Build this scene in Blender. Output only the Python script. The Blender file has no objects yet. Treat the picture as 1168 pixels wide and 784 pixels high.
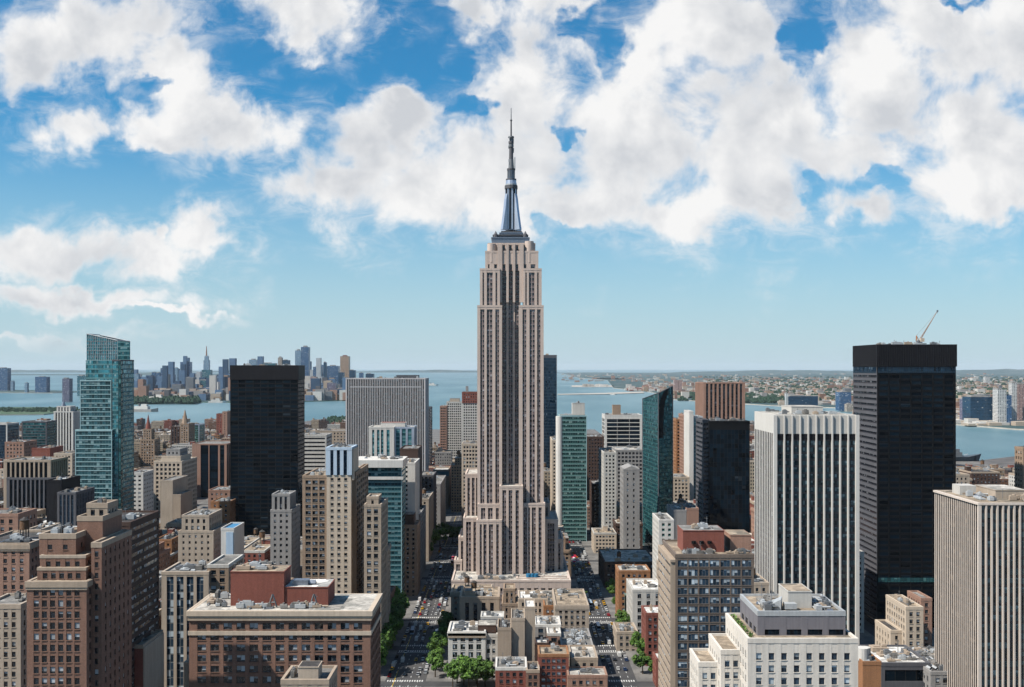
import bpy, math, random
import numpy as np
R = random.Random(7)
SC = bpy.context.scene
C = SC.collection
F = 1200.0      # focal length in photo pixels
H = 180.0       # eye height, metres

# ---------------------------------------------------------------- camera, world, sun
cam = bpy.data.cameras.new('camera'); camo = bpy.data.objects.new('camera', cam); C.objects.link(camo)
camo.location = (0, 0, H); camo.rotation_euler = (math.radians(90), 0, 0)
cam.sensor_width = 36; cam.lens = 36*F/1168; cam.shift_y = 28/1168
cam.clip_start = 1; cam.clip_end = 200000
SC.camera = camo
SUN = (-0.80, -0.38, 1.06)
sl = math.sqrt(sum(c*c for c in SUN)); SUN = tuple(c/sl for c in SUN)
lt = bpy.data.lights.new('sun', 'SUN'); lt.energy = 5.0; lt.angle = math.radians(0.53); lt.color = (1.0, .935, .85)
lo = bpy.data.objects.new('sun', lt); C.objects.link(lo)
from mathutils import Vector
lo.rotation_euler = Vector(SUN).to_track_quat('Z', 'Y').to_euler(); lo.location = (-400, -200, 900)
vs = SC.view_settings; vs.view_transform = 'Standard'; vs.look = 'None'; vs.exposure = 0.64; vs.gamma = 1.0
SC.cycles.use_denoising = True
SC.cycles.max_bounces = 5; SC.cycles.diffuse_bounces = 1; SC.cycles.glossy_bounces = 3; SC.cycles.volume_bounces = 0
SC.cycles.transparent_max_bounces = 4; SC.cycles.caustics_reflective = False
SC.cycles.use_adaptive_sampling = True; SC.cycles.adaptive_threshold = 0.02

class NT:
    "small helper that wires shader nodes"
    def __init__(s, tree): s.t = tree; tree.nodes.clear()
    def n(s, typ, **kw):
        nd = s.t.nodes.new(typ)
        for k, v in kw.items(): setattr(nd, k, v)
        return nd
    def put(s, sock, v):
        if v is None: return
        if hasattr(v, 'is_output') or isinstance(v, bpy.types.NodeSocket): s.t.links.new(v, sock)
        else:
            if isinstance(v, (tuple, list)) and len(v) == 3 and len(sock.default_value) == 4: v = (*v, 1)
            sock.default_value = v
    def m(s, op, a, b=None, c=None, clamp=False):
        nd = s.n('ShaderNodeMath', operation=op, use_clamp=clamp)
        for i, v in enumerate((a, b, c)): s.put(nd.inputs[i], v) if v is not None else None
        return nd.outputs[0]
    def v(s, op, a, b=None, c=None, scale=None):
        nd = s.n('ShaderNodeVectorMath', operation=op)
        for i, x in enumerate((a, b, c)): s.put(nd.inputs[i], x) if x is not None else None
        if scale is not None: s.put(nd.inputs['Scale'], scale)
        return nd.outputs['Value'] if op in ('LENGTH', 'DOT_PRODUCT') else nd.outputs['Vector']
    def mix(s, f, a, b, mode='MIX'):
        nd = s.n('ShaderNodeMix', data_type='RGBA', blend_type=mode)
        s.put(nd.inputs['Factor'], f); s.put(nd.inputs['A'], a); s.put(nd.inputs['B'], b)
        return nd.outputs['Result']
    def noise(s, vec, scale, detail=3, rough=.5, dist=0):
        nd = s.n('ShaderNodeTexNoise'); s.put(nd.inputs['Vector'], vec)
        nd.inputs['Scale'].default_value = scale; nd.inputs['Detail'].default_value = detail
        nd.inputs['Roughness'].default_value = rough; nd.inputs['Distortion'].default_value = dist
        return nd.outputs['Fac']
    def ss(s, x, a, b):
        nd = s.n('ShaderNodeMapRange', interpolation_type='SMOOTHSTEP'); s.put(nd.inputs['Value'], x)
        nd.inputs['From Min'].default_value = a; nd.inputs['From Max'].default_value = b
        return nd.outputs['Result']

w = bpy.data.worlds.new('World'); SC.world = w; w.use_nodes = True
k = NT(w.node_tree)
sky = k.n('ShaderNodeTexSky', sky_type='NISHITA', sun_disc=False)
sky.sun_elevation = math.asin(SUN[2]); sky.sun_rotation = math.atan2(SUN[0], SUN[1]) % (2*math.pi)
sky.altitude = 0; sky.air_density = 1.0; sky.dust_density = 0.6; sky.ozone_density = 2.2
gen = k.n('ShaderNodeTexCoord').outputs['Generated']
sep = k.n('ShaderNodeSeparateXYZ'); k.put(sep.inputs[0], gen)
yy = k.m('MAXIMUM', sep.outputs[1], 0.08)
zz = k.m('MAXIMUM', sep.outputs[2], 0.0)
# direction -> tangent coordinates, in hundredths of the picture's own pixels
u = k.m('MULTIPLY', k.m('DIVIDE', sep.outputs[0], yy), 12.0)
v_ = k.m('MULTIPLY', k.m('DIVIDE', zz, yy), 12.0)
cmb = k.n('ShaderNodeCombineXYZ'); k.put(cmb.inputs[0], u); k.put(cmb.inputs[1], v_)
P0 = cmb.outputs[0]
wn = k.n('ShaderNodeTexNoise'); k.put(wn.inputs['Vector'], P0); wn.inputs['Scale'].default_value = .9; wn.inputs['Detail'].default_value = 4
warp = k.v('MULTIPLY_ADD', k.v('SUBTRACT', wn.outputs['Color'], (.5, .5, .5)), (1.1, .8, 0), P0)
wn2 = k.n('ShaderNodeTexNoise'); k.put(wn2.inputs['Vector'], P0); wn2.inputs['Scale'].default_value = 3.2; wn2.inputs['Detail'].default_value = 5
warp = k.v('MULTIPLY_ADD', k.v('SUBTRACT', wn2.outputs['Color'], (.5, .5, .5)), (.55, .5, 0), warp)
BL = [(120,25,110,60),(40,60,70,45),(190,75,60,42),(205,110,40,30),(92,142,78,32),(265,140,105,42),(170,150,50,20),(365,8,95,48),(345,30,50,28),
 (415,165,75,55),(400,205,95,42),(470,225,120,58),(470,130,50,45),(545,15,45,22),(600,110,80,95),(560,205,120,75),(720,150,130,120),(650,235,120,42),(860,150,160,120),(780,245,110,32),
 (800,40,90,75),(1010,105,130,105),(1110,150,130,110),(1060,25,120,60),(640,15,50,35),(985,240,62,28),(1130,225,80,32),(840,225,120,38),(800,110,110,60),(1090,70,80,60),(940,190,70,50),(740,60,60,50),(1000,60,60,40),(600,60,40,40),(1168,60,100,100),
 (70,292,105,36),(20,285,60,36),(185,285,80,30),(232,262,62,34),(180,262,22,14),(90,338,150,17),(190,352,70,7),(30,385,120,9)]
HO = [(700,50,40,32),(912,38,34,34),(655,30,26,26),(540,125,28,20),(470,78,55,30),(1090,6,34,9),(640,150,16,14),(170,95,22,16),(1015,205,30,16),(390,105,20,20),(930,225,20,20),(640,258,22,14),(520,60,20,28)]
def blob(px, py, rx, ry, gain=1.0):
    sc = (100/rx, 100/ry, 0)
    off = (-(px-584)/100*sc[0], -(420-py)/100*sc[1], 0)
    l = k.v('LENGTH', k.v('MULTIPLY_ADD', warp, sc, off))
    return k.m('MULTIPLY_ADD', l, -gain, gain*1.05)
fld = None
for b in BL:
    q = blob(*b)
    fld = q if fld is None else k.m('SMOOTH_MAX', fld, q, .25)
hol = None
for b in HO:
    q = blob(*b)
    hol = q if hol is None else k.m('MAXIMUM', hol, q)
hol = k.m('MAXIMUM', hol, 0.0)
fld = k.m('MULTIPLY_ADD', hol, -1.1, k.m('MINIMUM', fld, .85))
# other quarters of the sky: free clouds
gd = k.v('MULTIPLY', gen, (1, 1, 2.4))
free = k.m('MULTIPLY_ADD', k.noise(gd, 2.2, 3), 3.2, -1.75)
ahead = k.ss(sep.outputs[1], .3, .55)
fldm = k.mix(ahead, free, fld)
n1 = k.noise(P0, 1.15, 9, .60, .25)
dens = k.m('MULTIPLY_ADD', k.m('SUBTRACT', n1, .48), 2.5, fldm)
n2 = k.noise(k.v('ADD', P0, (-.16, .22, 0)), 1.15, 6, .56, .25)
lit = k.m('SUBTRACT', n1, n2)
lo1 = k.noise(P0, .62, 4, .5, .3); lo2 = k.noise(k.v('ADD', P0, (-.42, .55, 0)), .62, 4, .5, .3)
lit = k.m('MULTIPLY_ADD', k.m('SUBTRACT', lo1, lo2), 1.0, lit)
cov = k.m('MULTIPLY', k.ss(dens, -.04, .60), k.m('MULTIPLY_ADD', k.ss(dens, .2, .75), .22, .78))
veil = k.m('MULTIPLY', k.m('MULTIPLY', k.ss(dens, -.6, .4), k.ss(k.noise(k.v('MULTIPLY', P0, (1, 2.2, 1)), 1.6, 7, .65, .8), .38, .7)), .55)
cov = k.m('MAXIMUM', cov, veil)
cov = k.m('MULTIPLY', cov, k.ss(sep.outputs[2], -0.0, .05))
big = k.noise(k.v('ADD', P0, (3.3, 1.7, 4)), .55, 4, .55)
core = k.m('MULTIPLY', k.ss(dens, .15, 1.0), k.ss(big, .34, .60))
lit = k.m('MULTIPLY', lit, k.ss(dens, .1, .8))
shade = k.m('MULTIPLY_ADD', lit, 2.6, k.m('MULTIPLY_ADD', core, -.62, .86), clamp=True)
ccol = k.mix(shade, (7.9, 8.2, 8.7), (12.0, 11.95, 11.9))
hz = k.ss(sep.outputs[2], -.04, .25)          # thin pale air low over the horizon
skyc = k.mix(hz, k.mix(.88, sky.outputs[0], (7.2, 9.2, 10.4)), k.mix(1, sky.outputs[0], (.36, 1.22, 1.58), 'MULTIPLY'))
fin = k.mix(cov, skyc, ccol)
bg = k.n('ShaderNodeBackground'); k.put(bg.inputs[0], fin); bg.inputs[1].default_value = 0.05
k.t.links.new(bg.outputs[0], k.n('ShaderNodeOutputWorld').inputs[0])

# ---------------------------------------------------------------- materials
MATS = {}
def wall(name, col, rough=.85, var=.26, brick=False, streak=.34, metal=0, spec=.3):
    if name in MATS: return MATS[name]
    m = bpy.data.materials.new(name); m.use_nodes = True; k = NT(m.node_tree)
    oc = k.n('ShaderNodeTexCoord').outputs['Object']
    a = k.noise(oc, .045, 4, .6); b = k.noise(oc, 1.1, 3, .6)
    st = k.noise(k.v('MULTIPLY', oc, (1, 1, .06)), .9, 4, .6)
    f = k.m('ADD', k.m('MULTIPLY', k.m('SUBTRACT', a, .5), var*2.2), k.m('MULTIPLY', k.m('SUBTRACT', b, .5), var))
    f = k.m('ADD', f, k.m('MULTIPLY', k.m('SUBTRACT', st, .5), streak*1.6))
    f = k.m('ADD', f, 1.0)
    rv = k.n('ShaderNodeObjectInfo').outputs['Random']
    lum = .3*col[0]+.55*col[1]+.15*col[2]; col = tuple(max(.003, (lum+(c_-lum)*1.22)*.68) for c_ in col)
    c = k.v('SCALE', (*col,), scale=f)
    if brick:
        bt = k.n('ShaderNodeTexBrick'); k.put(bt.inputs['Vector'], k.v('MULTIPLY', k.v('ADD', oc, (0, 0, 0)), (1, 1, 1)))
        n = k.n('ShaderNodeNewGeometry')
        # courses follow the height on every wall
        sx = k.n('ShaderNodeSeparateXYZ'); k.put(sx.inputs[0], oc)
        cc = k.n('ShaderNodeCombineXYZ'); k.put(cc.inputs[0], k.m('ADD', sx.outputs[0], sx.outputs[1])); k.put(cc.inputs[1], sx.outputs[2])
        k.put(bt.inputs['Vector'], cc.outputs[0]); bt.inputs['Scale'].default_value = 1.6
        bt.inputs['Mortar Size'].default_value = .012
        bt.inputs['Color1'].default_value = (.82, .82, .82, 1); bt.inputs['Color2'].default_value = (1.15, 1.12, 1.1, 1); bt.inputs['Mortar'].default_value = (.9, .9, .88, 1)
        c = k.mix(1, c, bt.outputs['Color'], 'MULTIPLY')
    p = k.n('ShaderNodeBsdfPrincipled'); k.put(p.inputs['Base Color'], c)
    p.inputs['Roughness'].default_value = rough; p.inputs['Metallic'].default_value = metal
    p.inputs['Specular IOR Level'].default_value = spec
    bp = k.n('ShaderNodeBump'); bp.inputs['Strength'].default_value = .25; bp.inputs['Distance'].default_value = .15
    k.put(bp.inputs['Height'], b); k.put(p.inputs['Normal'], bp.outputs[0])
    k.t.links.new(p.outputs[0], k.n('ShaderNodeOutputMaterial').inputs[0])
    MATS[name] = m; return m

def cells(name, frame=(.3, .3, .3), glass=(.02, .03, .04), fx=.08, sp=.0, tp=.04, metal=.0, rough=.06, blind=.3,
          bcol=(.45, .45, .42), sp_col=None, tilt=.03, var=.8, spec=.6):
    """panes: one UV unit is one window cell; frame on the sides, spandrel below, each cell its own tone, blind and tilt"""
    if name in MATS: return MATS[name]
    q_ = .84; frame = tuple(c_*q_ for c_ in frame); bcol = tuple(c_*q_*1.1 for c_ in bcol); glass = tuple(c_*(q_ if metal < .5 else 1) for c_ in glass); sp_col = tuple(c_*q_ for c_ in sp_col) if sp_col else None
    m = bpy.data.materials.new(name); m.use_nodes = True; k = NT(m.node_tree)
    uv = k.n('ShaderNodeUVMap').outputs[0]
    fl = k.v('FLOOR', k.v('ADD', uv, (.0001, .0001, 0))); fr = k.n('ShaderNodeSeparateXYZ'); k.put(fr.inputs[0], k.v('SUBTRACT', uv, fl))
    g = k.n('ShaderNodeNewGeometry'); rnd = k.m('ADD', g.outputs['Random Per Island'], k.n('ShaderNodeObjectInfo').outputs['Random'])
    cz = k.n('ShaderNodeCombineXYZ'); k.put(cz.inputs[2], k.m('MULTIPLY', rnd, 37.0))
    wn = k.n('ShaderNodeTexWhiteNoise', noise_dimensions='3D'); k.put(wn.inputs['Vector'], k.v('ADD', fl, cz.outputs[0]))
    sc = k.n('ShaderNodeSeparateColor'); k.put(sc.inputs[0], wn.outputs['Color'])
    r1, r2, r3 = sc.outputs[0], sc.outputs[1], sc.outputs[2]
    inx = k.m('MULTIPLY', k.m('GREATER_THAN', fr.outputs[0], fx), k.m('LESS_THAN', fr.outputs[0], 1-fx))
    iny = k.m('MULTIPLY', k.m('GREATER_THAN', fr.outputs[1], max(sp, .0)), k.m('LESS_THAN', fr.outputs[1], 1-tp))
    isg = k.m('MULTIPLY', inx, iny)
    hasb = k.m('LESS_THAN', r1, blind)
    drop = k.m('GREATER_THAN', fr.outputs[1], k.m('MULTIPLY_ADD', r2, 1-sp, sp*1.0))
    isb = k.m('MULTIPLY', hasb, drop)
    gv = k.m('MULTIPLY_ADD', r3, var, 1-var*.5)
    gc = k.v('SCALE', (*glass,), scale=gv)
    bc = k.v('SCALE', (*bcol,), scale=k.m('MULTIPLY_ADD', r3, .7, .45))
    oc = k.n('ShaderNodeTexCoord').outputs['Object']
    nz = k.m('MULTIPLY_ADD', k.noise(oc, .08, 4, .6), .6, .7)
    wc = k.v('SCALE', (*frame,), scale=nz)
    if sp_col is not None:
        wc = k.mix(k.m('MULTIPLY', inx, k.m('LESS_THAN', fr.outputs[1], sp)), wc, k.v('SCALE', (*sp_col,), scale=nz))
    c = k.mix(isg, wc, k.mix(isb, gc, bc))
    gl = k.m('MULTIPLY', isg, k.m('SUBTRACT', 1.0, k.m('MULTIPLY', isb, .55)))
    p = k.n('ShaderNodeBsdfPrincipled'); k.put(p.inputs['Base Color'], c)
    k.put(p.inputs['Roughness'], k.m('MULTIPLY_ADD', gl, rough-.7, .7)); k.put(p.inputs['Metallic'], k.m('MULTIPLY', gl, metal))
    k.put(p.inputs['Specular IOR Level'], k.m('MULTIPLY_ADD', gl, spec-.25, .25))
    nn = k.v('NORMALIZE', k.v('MULTIPLY_ADD', k.v('SUBTRACT', wn.outputs['Color'], (.5, .5, .5)), (tilt, tilt, tilt), g.outputs['Normal']))
    k.put(p.inputs['Normal'], nn)
    k.t.links.new(p.outputs[0], k.n('ShaderNodeOutputMaterial').inputs[0])
    MATS[name] = m; return m

# ---------------------------------------------------------------- mesh builder
class MB:
    def __init__(s): s.V = []; s.Fc = []; s.uv = []; s.mi = []
    def quad(s, a, b, c, d, uv=None, mi=0):
        n = len(s.V); s.V += [a, b, c, d]; s.Fc.append((n, n+1, n+2, n+3)); s.uv += list(uv or ((0, 0), (1, 0), (1, 1), (0, 1))); s.mi.append(mi)
    def poly(s, pts, mi=0):
        n = len(s.V); s.V += pts; s.Fc.append(tuple(range(n, n+len(pts)))); s.uv += [(p[0], p[1]) for p in pts]; s.mi.append(mi)
    def box(s, x0, x1, y0, y1, z0, z1, mi=0, cu=0, cz=0, top=None):
        n = len(s.V)
        s.V += [(x0,y0,z0),(x1,y0,z0),(x1,y1,z0),(x0,y1,z0),(x0,y0,z1),(x1,y0,z1),(x1,y1,z1),(x0,y1,z1)]
        nv = max(1, round((z1-z0)/cz)) if cz else 1; nx = max(1, round((x1-x0)/cu)) if cu else 1; ny = max(1, round((y1-y0)/cu)) if cu else 1
        for f, k in (((0,1,5,4), nx), ((1,2,6,5), ny), ((2,3,7,6), nx), ((3,0,4,7), ny)):
            s.Fc.append(tuple(n+i for i in f)); s.uv += [(0, 0), (k, 0), (k, nv), (0, nv)]; s.mi.append(mi)
        for f in ((4,5,6,7), (3,2,1,0)):
            s.Fc.append(tuple(n+i for i in f)); s.uv += [(.01, .01)]*4; s.mi.append(mi if top is None else top)
    def prism(s, pts, z0, tops, mi=0, cu=0, cz=0, topmi=None):
        "upright prism over a plan polygon (counter-clockwise from above); tops: one height or one for each corner"
        n = len(pts); tops = tops if isinstance(tops, (list, tuple)) else [tops]*n
        for i in range(n):
            j = (i+1) % n; a, b = pts[i], pts[j]; L = math.dist(a, b)
            ku = max(1, round(L/cu)) if cu else 1
            s.quad((*a, z0), (*b, z0), (*b, tops[j]), (*a, tops[i]), ((0, 0), (ku, 0), (ku, (tops[j]-z0)/cz if cz else 1), (0, (tops[i]-z0)/cz if cz else 1)), mi)
        s.poly([(*p, t) for p, t in zip(pts, tops)], mi if topmi is None else topmi)
    def cyl(s, x, y, z0, z1, r0, r1=None, n=12, mi=0, cap=True):
        r1 = r0 if r1 is None else r1; A = [(math.cos(2*math.pi*i/n), math.sin(2*math.pi*i/n)) for i in range(n)]
        for i in range(n):
            a, b = A[i], A[(i+1) % n]
            s.quad((x+a[0]*r0, y+a[1]*r0, z0), (x+b[0]*r0, y+b[1]*r0, z0), (x+b[0]*r1, y+b[1]*r1, z1), (x+a[0]*r1, y+a[1]*r1, z1), None, mi)
        if cap and r1 > .01: s.poly([(x+a[0]*r1, y+a[1]*r1, z1) for a in A], mi)
    def bar(s, p, q, r, mi=0):
        p = Vector(p); q = Vector(q); d = (q-p).normalized(); a = d.orthogonal().normalized()*r; b = d.cross(a).normalized()*r
        c = [a+b, b-a, -a-b, a-b]
        for i in range(4):
            e, f = c[i], c[(i+1) % 4]; s.quad(tuple(p+e), tuple(p+f), tuple(q+f), tuple(q+e), None, mi)
    def build(s, name, mats, parent=None, off=(0, 0, 0), kind=None, smooth=False, label=None):
        me = bpy.data.meshes.new(name)
        me.from_pydata([(a-off[0], b-off[1], c-off[2]) for a, b, c in s.V] if off != (0, 0, 0) else s.V, [], s.Fc)
        ul = me.uv_layers.new(name='UVMap'); ul.data.foreach_set('uv', np.array(s.uv, dtype=np.float32).ravel())
        if not isinstance(mats, (list, tuple)): mats = [mats]
        for m in mats: me.materials.append(m)
        if len(mats) > 1: me.polygons.foreach_set('material_index', s.mi)
        if smooth: me.polygons.foreach_set('use_smooth', [True]*len(s.Fc))
        o = bpy.data.objects.new(name, me); C.objects.link(o)
        if parent is not None: o.parent = parent
        else: o.location = off
        if kind: o['kind'] = kind
        if label: o['label'] = label
        return o
def tag(o, label=None, cat=None, group=None):
    if label: o['label'] = label
    if cat: o['category'] = cat
    if group: o['group'] = group
    return o
def X(px, d): return (px-584)/F*d
def Z(py, d): return H-(py-420)/F*d

PANE = {}
def pane_mesh(wd, ht, face, nu, mat):
    key = (round(wd, 2), round(ht, 2), face, nu, mat.name)
    if key not in PANE:
        b = MB(); hw, hh = wd/2, ht/2
        c = {'S': [(-hw,0,-hh),(hw,0,-hh),(hw,0,hh),(-hw,0,hh)], 'E': [(0,-hw,-hh),(0,hw,-hh),(0,hw,hh),(0,-hw,hh)], 'W': [(0,hw,-hh),(0,-hw,-hh),(0,-hw,hh),(0,hw,hh)]}[face]
        me = bpy.data.meshes.new('window'); me.from_pydata(c, [], [(0, 1, 2, 3)])
        ul = me.uv_layers.new(name='UVMap'); ul.data.foreach_set('uv', [0, 0, nu, 0, nu, 1, 0, 1]); me.materials.append(mat)
        PANE[key] = me
    return PANE[key]

HEROES = []      # dicts: phrase, d, screen box, footprint, bottom of what shows
class Building:
    def __init__(s, name, label, cat, phrase=None, group=None, vis=None):
        s.name, s.label, s.cat, s.group, s.phrase, s.vis = name, label, cat, group, phrase, vis
        s.root = bpy.data.objects.new(name, None); C.objects.link(s.root); s.root.empty_display_size = 5
        tag(s.root, label, cat, group)
        s.o = None; s.W = {}; s.wins = []; s.foot = []; s.maxwin = 100
    def origin(s, x, y):
        if s.o is None: s.o = (x, y, 0.0); s.root.location = s.o
    def mb(s, part, mat):
        if (part, mat.name) not in s.W: s.W[(part, mat.name)] = (MB(), mat)
        return s.W[(part, mat.name)][0]
    def vol(s, x0, x1, y0, y1, z1, wm, gm=None, st='P', z0=0, bw=4, fh=3.8, ww=2, wh=2, rec=.4, top=1.2, bot=0, m=None, faces='SEW',
            roof=None, ph=.9, cor=0, spans=None, nu=1, part='wall', winname=None, zmin=None, cap=None, rimmat=None, fin=0, cw=None, tr=None):
        """one block of a building. st: P punched windows, S vertical window strips between piers, B ribbon windows, C curtain wall, N blank"""
        s.origin((x0+x1)/2, y0)
        s.foot.append((x0, x1, y0, y1, z1))
        wl = s.mb(part, wm); wl.box(x0, x1, y0, y1, z0, z1)
        r = rec; q_ok = True
        if st == 'N': r = 0.0
        for f in faces if st != 'N' else '':
            Wd = (x1-x0) if f == 'S' else (y1-y0)
            def fb(u0, u1, za, zb, o1, o0=0, mbx=wl):
                if f == 'S': mbx.box(x0+u0, x0+u1, y0-o1, y0-o0, za, zb)
                elif f == 'E': mbx.box(x1+o0, x1+o1, y0+u0, y0+u1, za, zb)
                else: mbx.box(x0-o1, x0-o0, y0+u0, y0+u1, za, zb)
            def pane(u0, u1, za, zb, nn, nv, nm):
                s.wins.append((f, (u0+u1)/2, (za+zb)/2, u1-u0, zb-za, nn, nv, gm, nm, (x0, x1, y0)))
            ex = r if f == 'S' else 0
            mm = m if m is not None else min(1.2, Wd*.06)
            zt = z1-top; zb_ = z0+bot
            if spans is not None and f == 'S': gaps = [(a-x0, b-x0) for a, b in spans]
            elif st in 'PS':
                n = max(1, int(round((Wd-2*mm)/bw))); B_ = (Wd-2*mm)/n
                wr = min(ww, B_*.9); gaps = [(mm+B_*(i+.5)-wr/2, mm+B_*(i+.5)+wr/2) for i in range(n)]
            else: gaps = [(mm, Wd-mm)]
            # piers between the gaps
            e = [-ex]+[q for g in gaps for q in g]+[Wd+ex]
            for i in range(0, len(e), 2): fb(e[i], e[i+1], z0, z1-.05, r)
            nf = max(1, int(round((zt-zb_)/fh))); fr = (zt-zb_)/nf
            if st in 'PB':
                hh = min(wh, fr*.85); lo = (fr-hh)*.55
                for q in range(nf+1):
                    a = zb_+q*fr - (fr-hh-lo) if q else z0
                    b = zb_+q*fr + lo if q < nf else z1-.06
                    if b > a: fb(-ex+.01, Wd+ex-.01, a, b, r-.06)
                for q in range(nf):
                    za = zb_+q*fr+lo; zz_ = za+hh
                    if zmin is not None and zz_ < zmin: continue
                    for g in gaps:
                        if st == 'P' and y0 < 720 and q_ok: fb(g[0]-.12, g[1]+.12, za-.2, za, r+.13)
                        nn = nu if st == 'P' else max(1, round((g[1]-g[0])/bw))
                        pane(g[0], g[1], za, zz_, nn, 1, winname or ('window' if st == 'P' else 'ribbon_window'))
            else:
                fb(-ex+.01, Wd+ex-.01, zt, z1-.06, (r if tr is None else tr)-.06)
                if bot > 0: fb(-ex+.01, Wd+ex-.01, z0, zb_, r-.06)
                for g in gaps:
                    nn = nu if st == 'S' else max(1, round((g[1]-g[0])/(cw or bw)))
                    pane(g[0], g[1], zb_, zt, nn, nf, winname or ('window_strip' if st == 'S' else 'glass_wall'))
            if st in 'BC' and fin:
                n = max(1, round(Wd/bw))
                for i in range(1, n): fb(Wd*i/n-fin/2, Wd*i/n+fin/2, zb_, zt, r+.12 if st == 'B' else r+.05, 0)
            if st == 'C' and cap:      # thin floor lines on the glass
                for q in range(1, nf): fb(0, Wd, zb_+q*fr-cap/2, zb_+q*fr+cap/2, r+.03, 0)
        # parapet ring
        if ph > 0:
            rim = s.mb('parapet', rimmat) if rimmat else wl
            o = r+.10; t = .45
            c = cor
            X0, X1, Y0, Y1 = x0-o, x1+o, y0-o, y1+.1
            za, zb = z1-.75, z1+ph
            rim.box(X0, X1, Y0, y0+t, za, zb); rim.box(X0, X1, y1-t, Y1, za, zb)
            rim.box(X0, x0+t, y0+t, y1-t, za, zb); rim.box(x1-t, X1, y0+t, y1-t, za, zb)
            if c:
                cm = s.mb('cornice', rimmat or wm)
                cm.box(X0-c, X1+c, Y0-c, Y0-.002, z1-1.6, z1+.2); cm.box(X0-c, X0-.002, Y0, Y1, z1-1.6, z1+.2); cm.box(X1+.002, X1+c, Y0, Y1, z1-1.6, z1+.2)
                cm.box(X0-c*.5, X1+c*.5, Y0-c*.5, Y0-.002, z1-2.4, z1-1.61)
        if roof:
            rb = MB(); s.W[('roof', 'r%d' % len(s.W))] = (rb, roof); rb.quad((x0+.4, y0+.4, z1+.03), (x1-.4, y0+.4, z1+.03), (x1-.4, y1-.4, z1+.03), (x0+.4, y1-.4, z1+.03))
        return s
    def add(s, name, mb, mats, label=None, parent=None, smooth=False, kind=None):
        return mb.build(name, mats, parent or s.root, s.o, kind=kind, smooth=smooth, label=label)
    def clutter(s, x0, x1, y0, y1, z, n=4, tank=0, mats=None, big=True, rr=None):
        rr = rr or R; ms = [M['metal'], M['lightmetal'], M['roof_grey'], M['tanstone']]
        w_, d_ = x1-x0, y1-y0
        for i in range(n):
            a = rr.uniform(1.2, min(5.5, w_*.28)); b = rr.uniform(1.2, min(5.5, d_*.28)); h = rr.uniform(.8, 2.6)
            cx = rr.uniform(x0+1+a/2, max(x1-1-a/2, x0+1.1+a/2)); cy = rr.uniform(y0+1+b/2, max(y1-1-b/2, y0+1.1+b/2))
            q = MB(); q.box(cx-a/2, cx+a/2, cy-b/2, cy+b/2, z+.3, z+h); 
            if rr.random() < .6: q.cyl(cx, cy, z+h, z+h+.5, min(a, b)*.32, n=10)
            else: q.box(cx-a*.3, cx+a*.3, cy-b*.25, cy+b*.25, z+h, z+h+.45)
            for sx in (-1, 1): q.box(cx+sx*a*.35-.1, cx+sx*a*.35+.1, cy-b*.4, cy+b*.4, z, z+.3)
            if rr.random() < .4: q.bar((cx+a/2, cy, z+h*.6), (cx+a/2+rr.uniform(1, 4), cy, z+h*.6), .25)
            s.add('roof_unit', q, rr.choice(ms))
        for i in range(n//4):
            q = MB(); xx = rr.uniform(x0+1, x1-1); ya = rr.uniform(y0+.6, (y0+y1)/2); q.bar((xx, ya, z+.5), (xx, ya+d_*rr.uniform(.2, .4), z+.5), .22); q.bar((xx, ya, z), (xx, ya, z+.6), .2); s.add('duct', q, rr.choice(ms[:2]))
            q = MB(); xx = rr.uniform(x0+1, x1-1); yy = rr.uniform(y0+1, y1-1); h = rr.uniform(2, 6); q.bar((xx, yy, z), (xx, yy, z+h), .07); q.bar((xx-.6, yy, z+h*.8), (xx+.6, yy, z+h*.8), .05); s.add('antenna', q, ms[0])
            q = MB(); a = rr.uniform(x0+.8, x1-3.2); yy = rr.uniform(y0+.8, y1-2.5); q.box(a, a+2.2, yy, yy+1.5, z, z+.35); q.prism([(a+.1, yy+.1), (a+2.1, yy+.1), (a+2.1, yy+1.4), (a+.1, yy+1.4)], z+.35, [z+.4, z+.4, z+.8, z+.8]); s.add('skylight', q, M['silver'] if i % 2 else M['lightmetal'])
        for i in range(tank):
            rt = rr.uniform(1.7, 2.3); cx = rr.uniform(x0+3, x1-3); cy = rr.uniform(y0+3, y1-3); hb = rr.uniform(3, 5)
            q = MB(); q.cyl(cx, cy, z+hb, z+hb+rt*2, rt, rt*.94, 16)
            t = s.add('water_tank', q, M['wood'], label='round wooden water tank on legs')
            q = MB(); q.cyl(cx, cy, z+hb+rt*2, z+hb+rt*2.7, rt*1.08, .05, 16, cap=False); s.add('cap', q, M['roof_dark'], parent=None).parent = t
            for sx in (-1, 1):
                for sy in (-1, 1):
                    q = MB(); q.bar((cx+sx*rt*.6, cy+sy*rt*.6, z), (cx+sx*rt*.6, cy+sy*rt*.6, z+hb), .16); s.add('leg', q, M['roof_dark']).parent = t
    def bulk(s, x0, x1, y0, y1, z0, z1, wm, roof=None, name='bulkhead', label=None):
        q = MB(); q.box(x0, x1, y0, y1, z0, z1); q.box(x0-.15, x1+.15, y0-.15, y1+.15, z1, z1+.35)
        o = s.add(name, q, wm, label=label)
        q = MB(); q.quad((x0+.2, y0+.2, z1+.37), (x1-.2, y0+.2, z1+.37), (x1-.2, y1-.2, z1+.37), (x0+.2, y1-.2, z1+.37)); s.add('roof', q, roof or M['roof_grey']).parent = o
        return o
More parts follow.
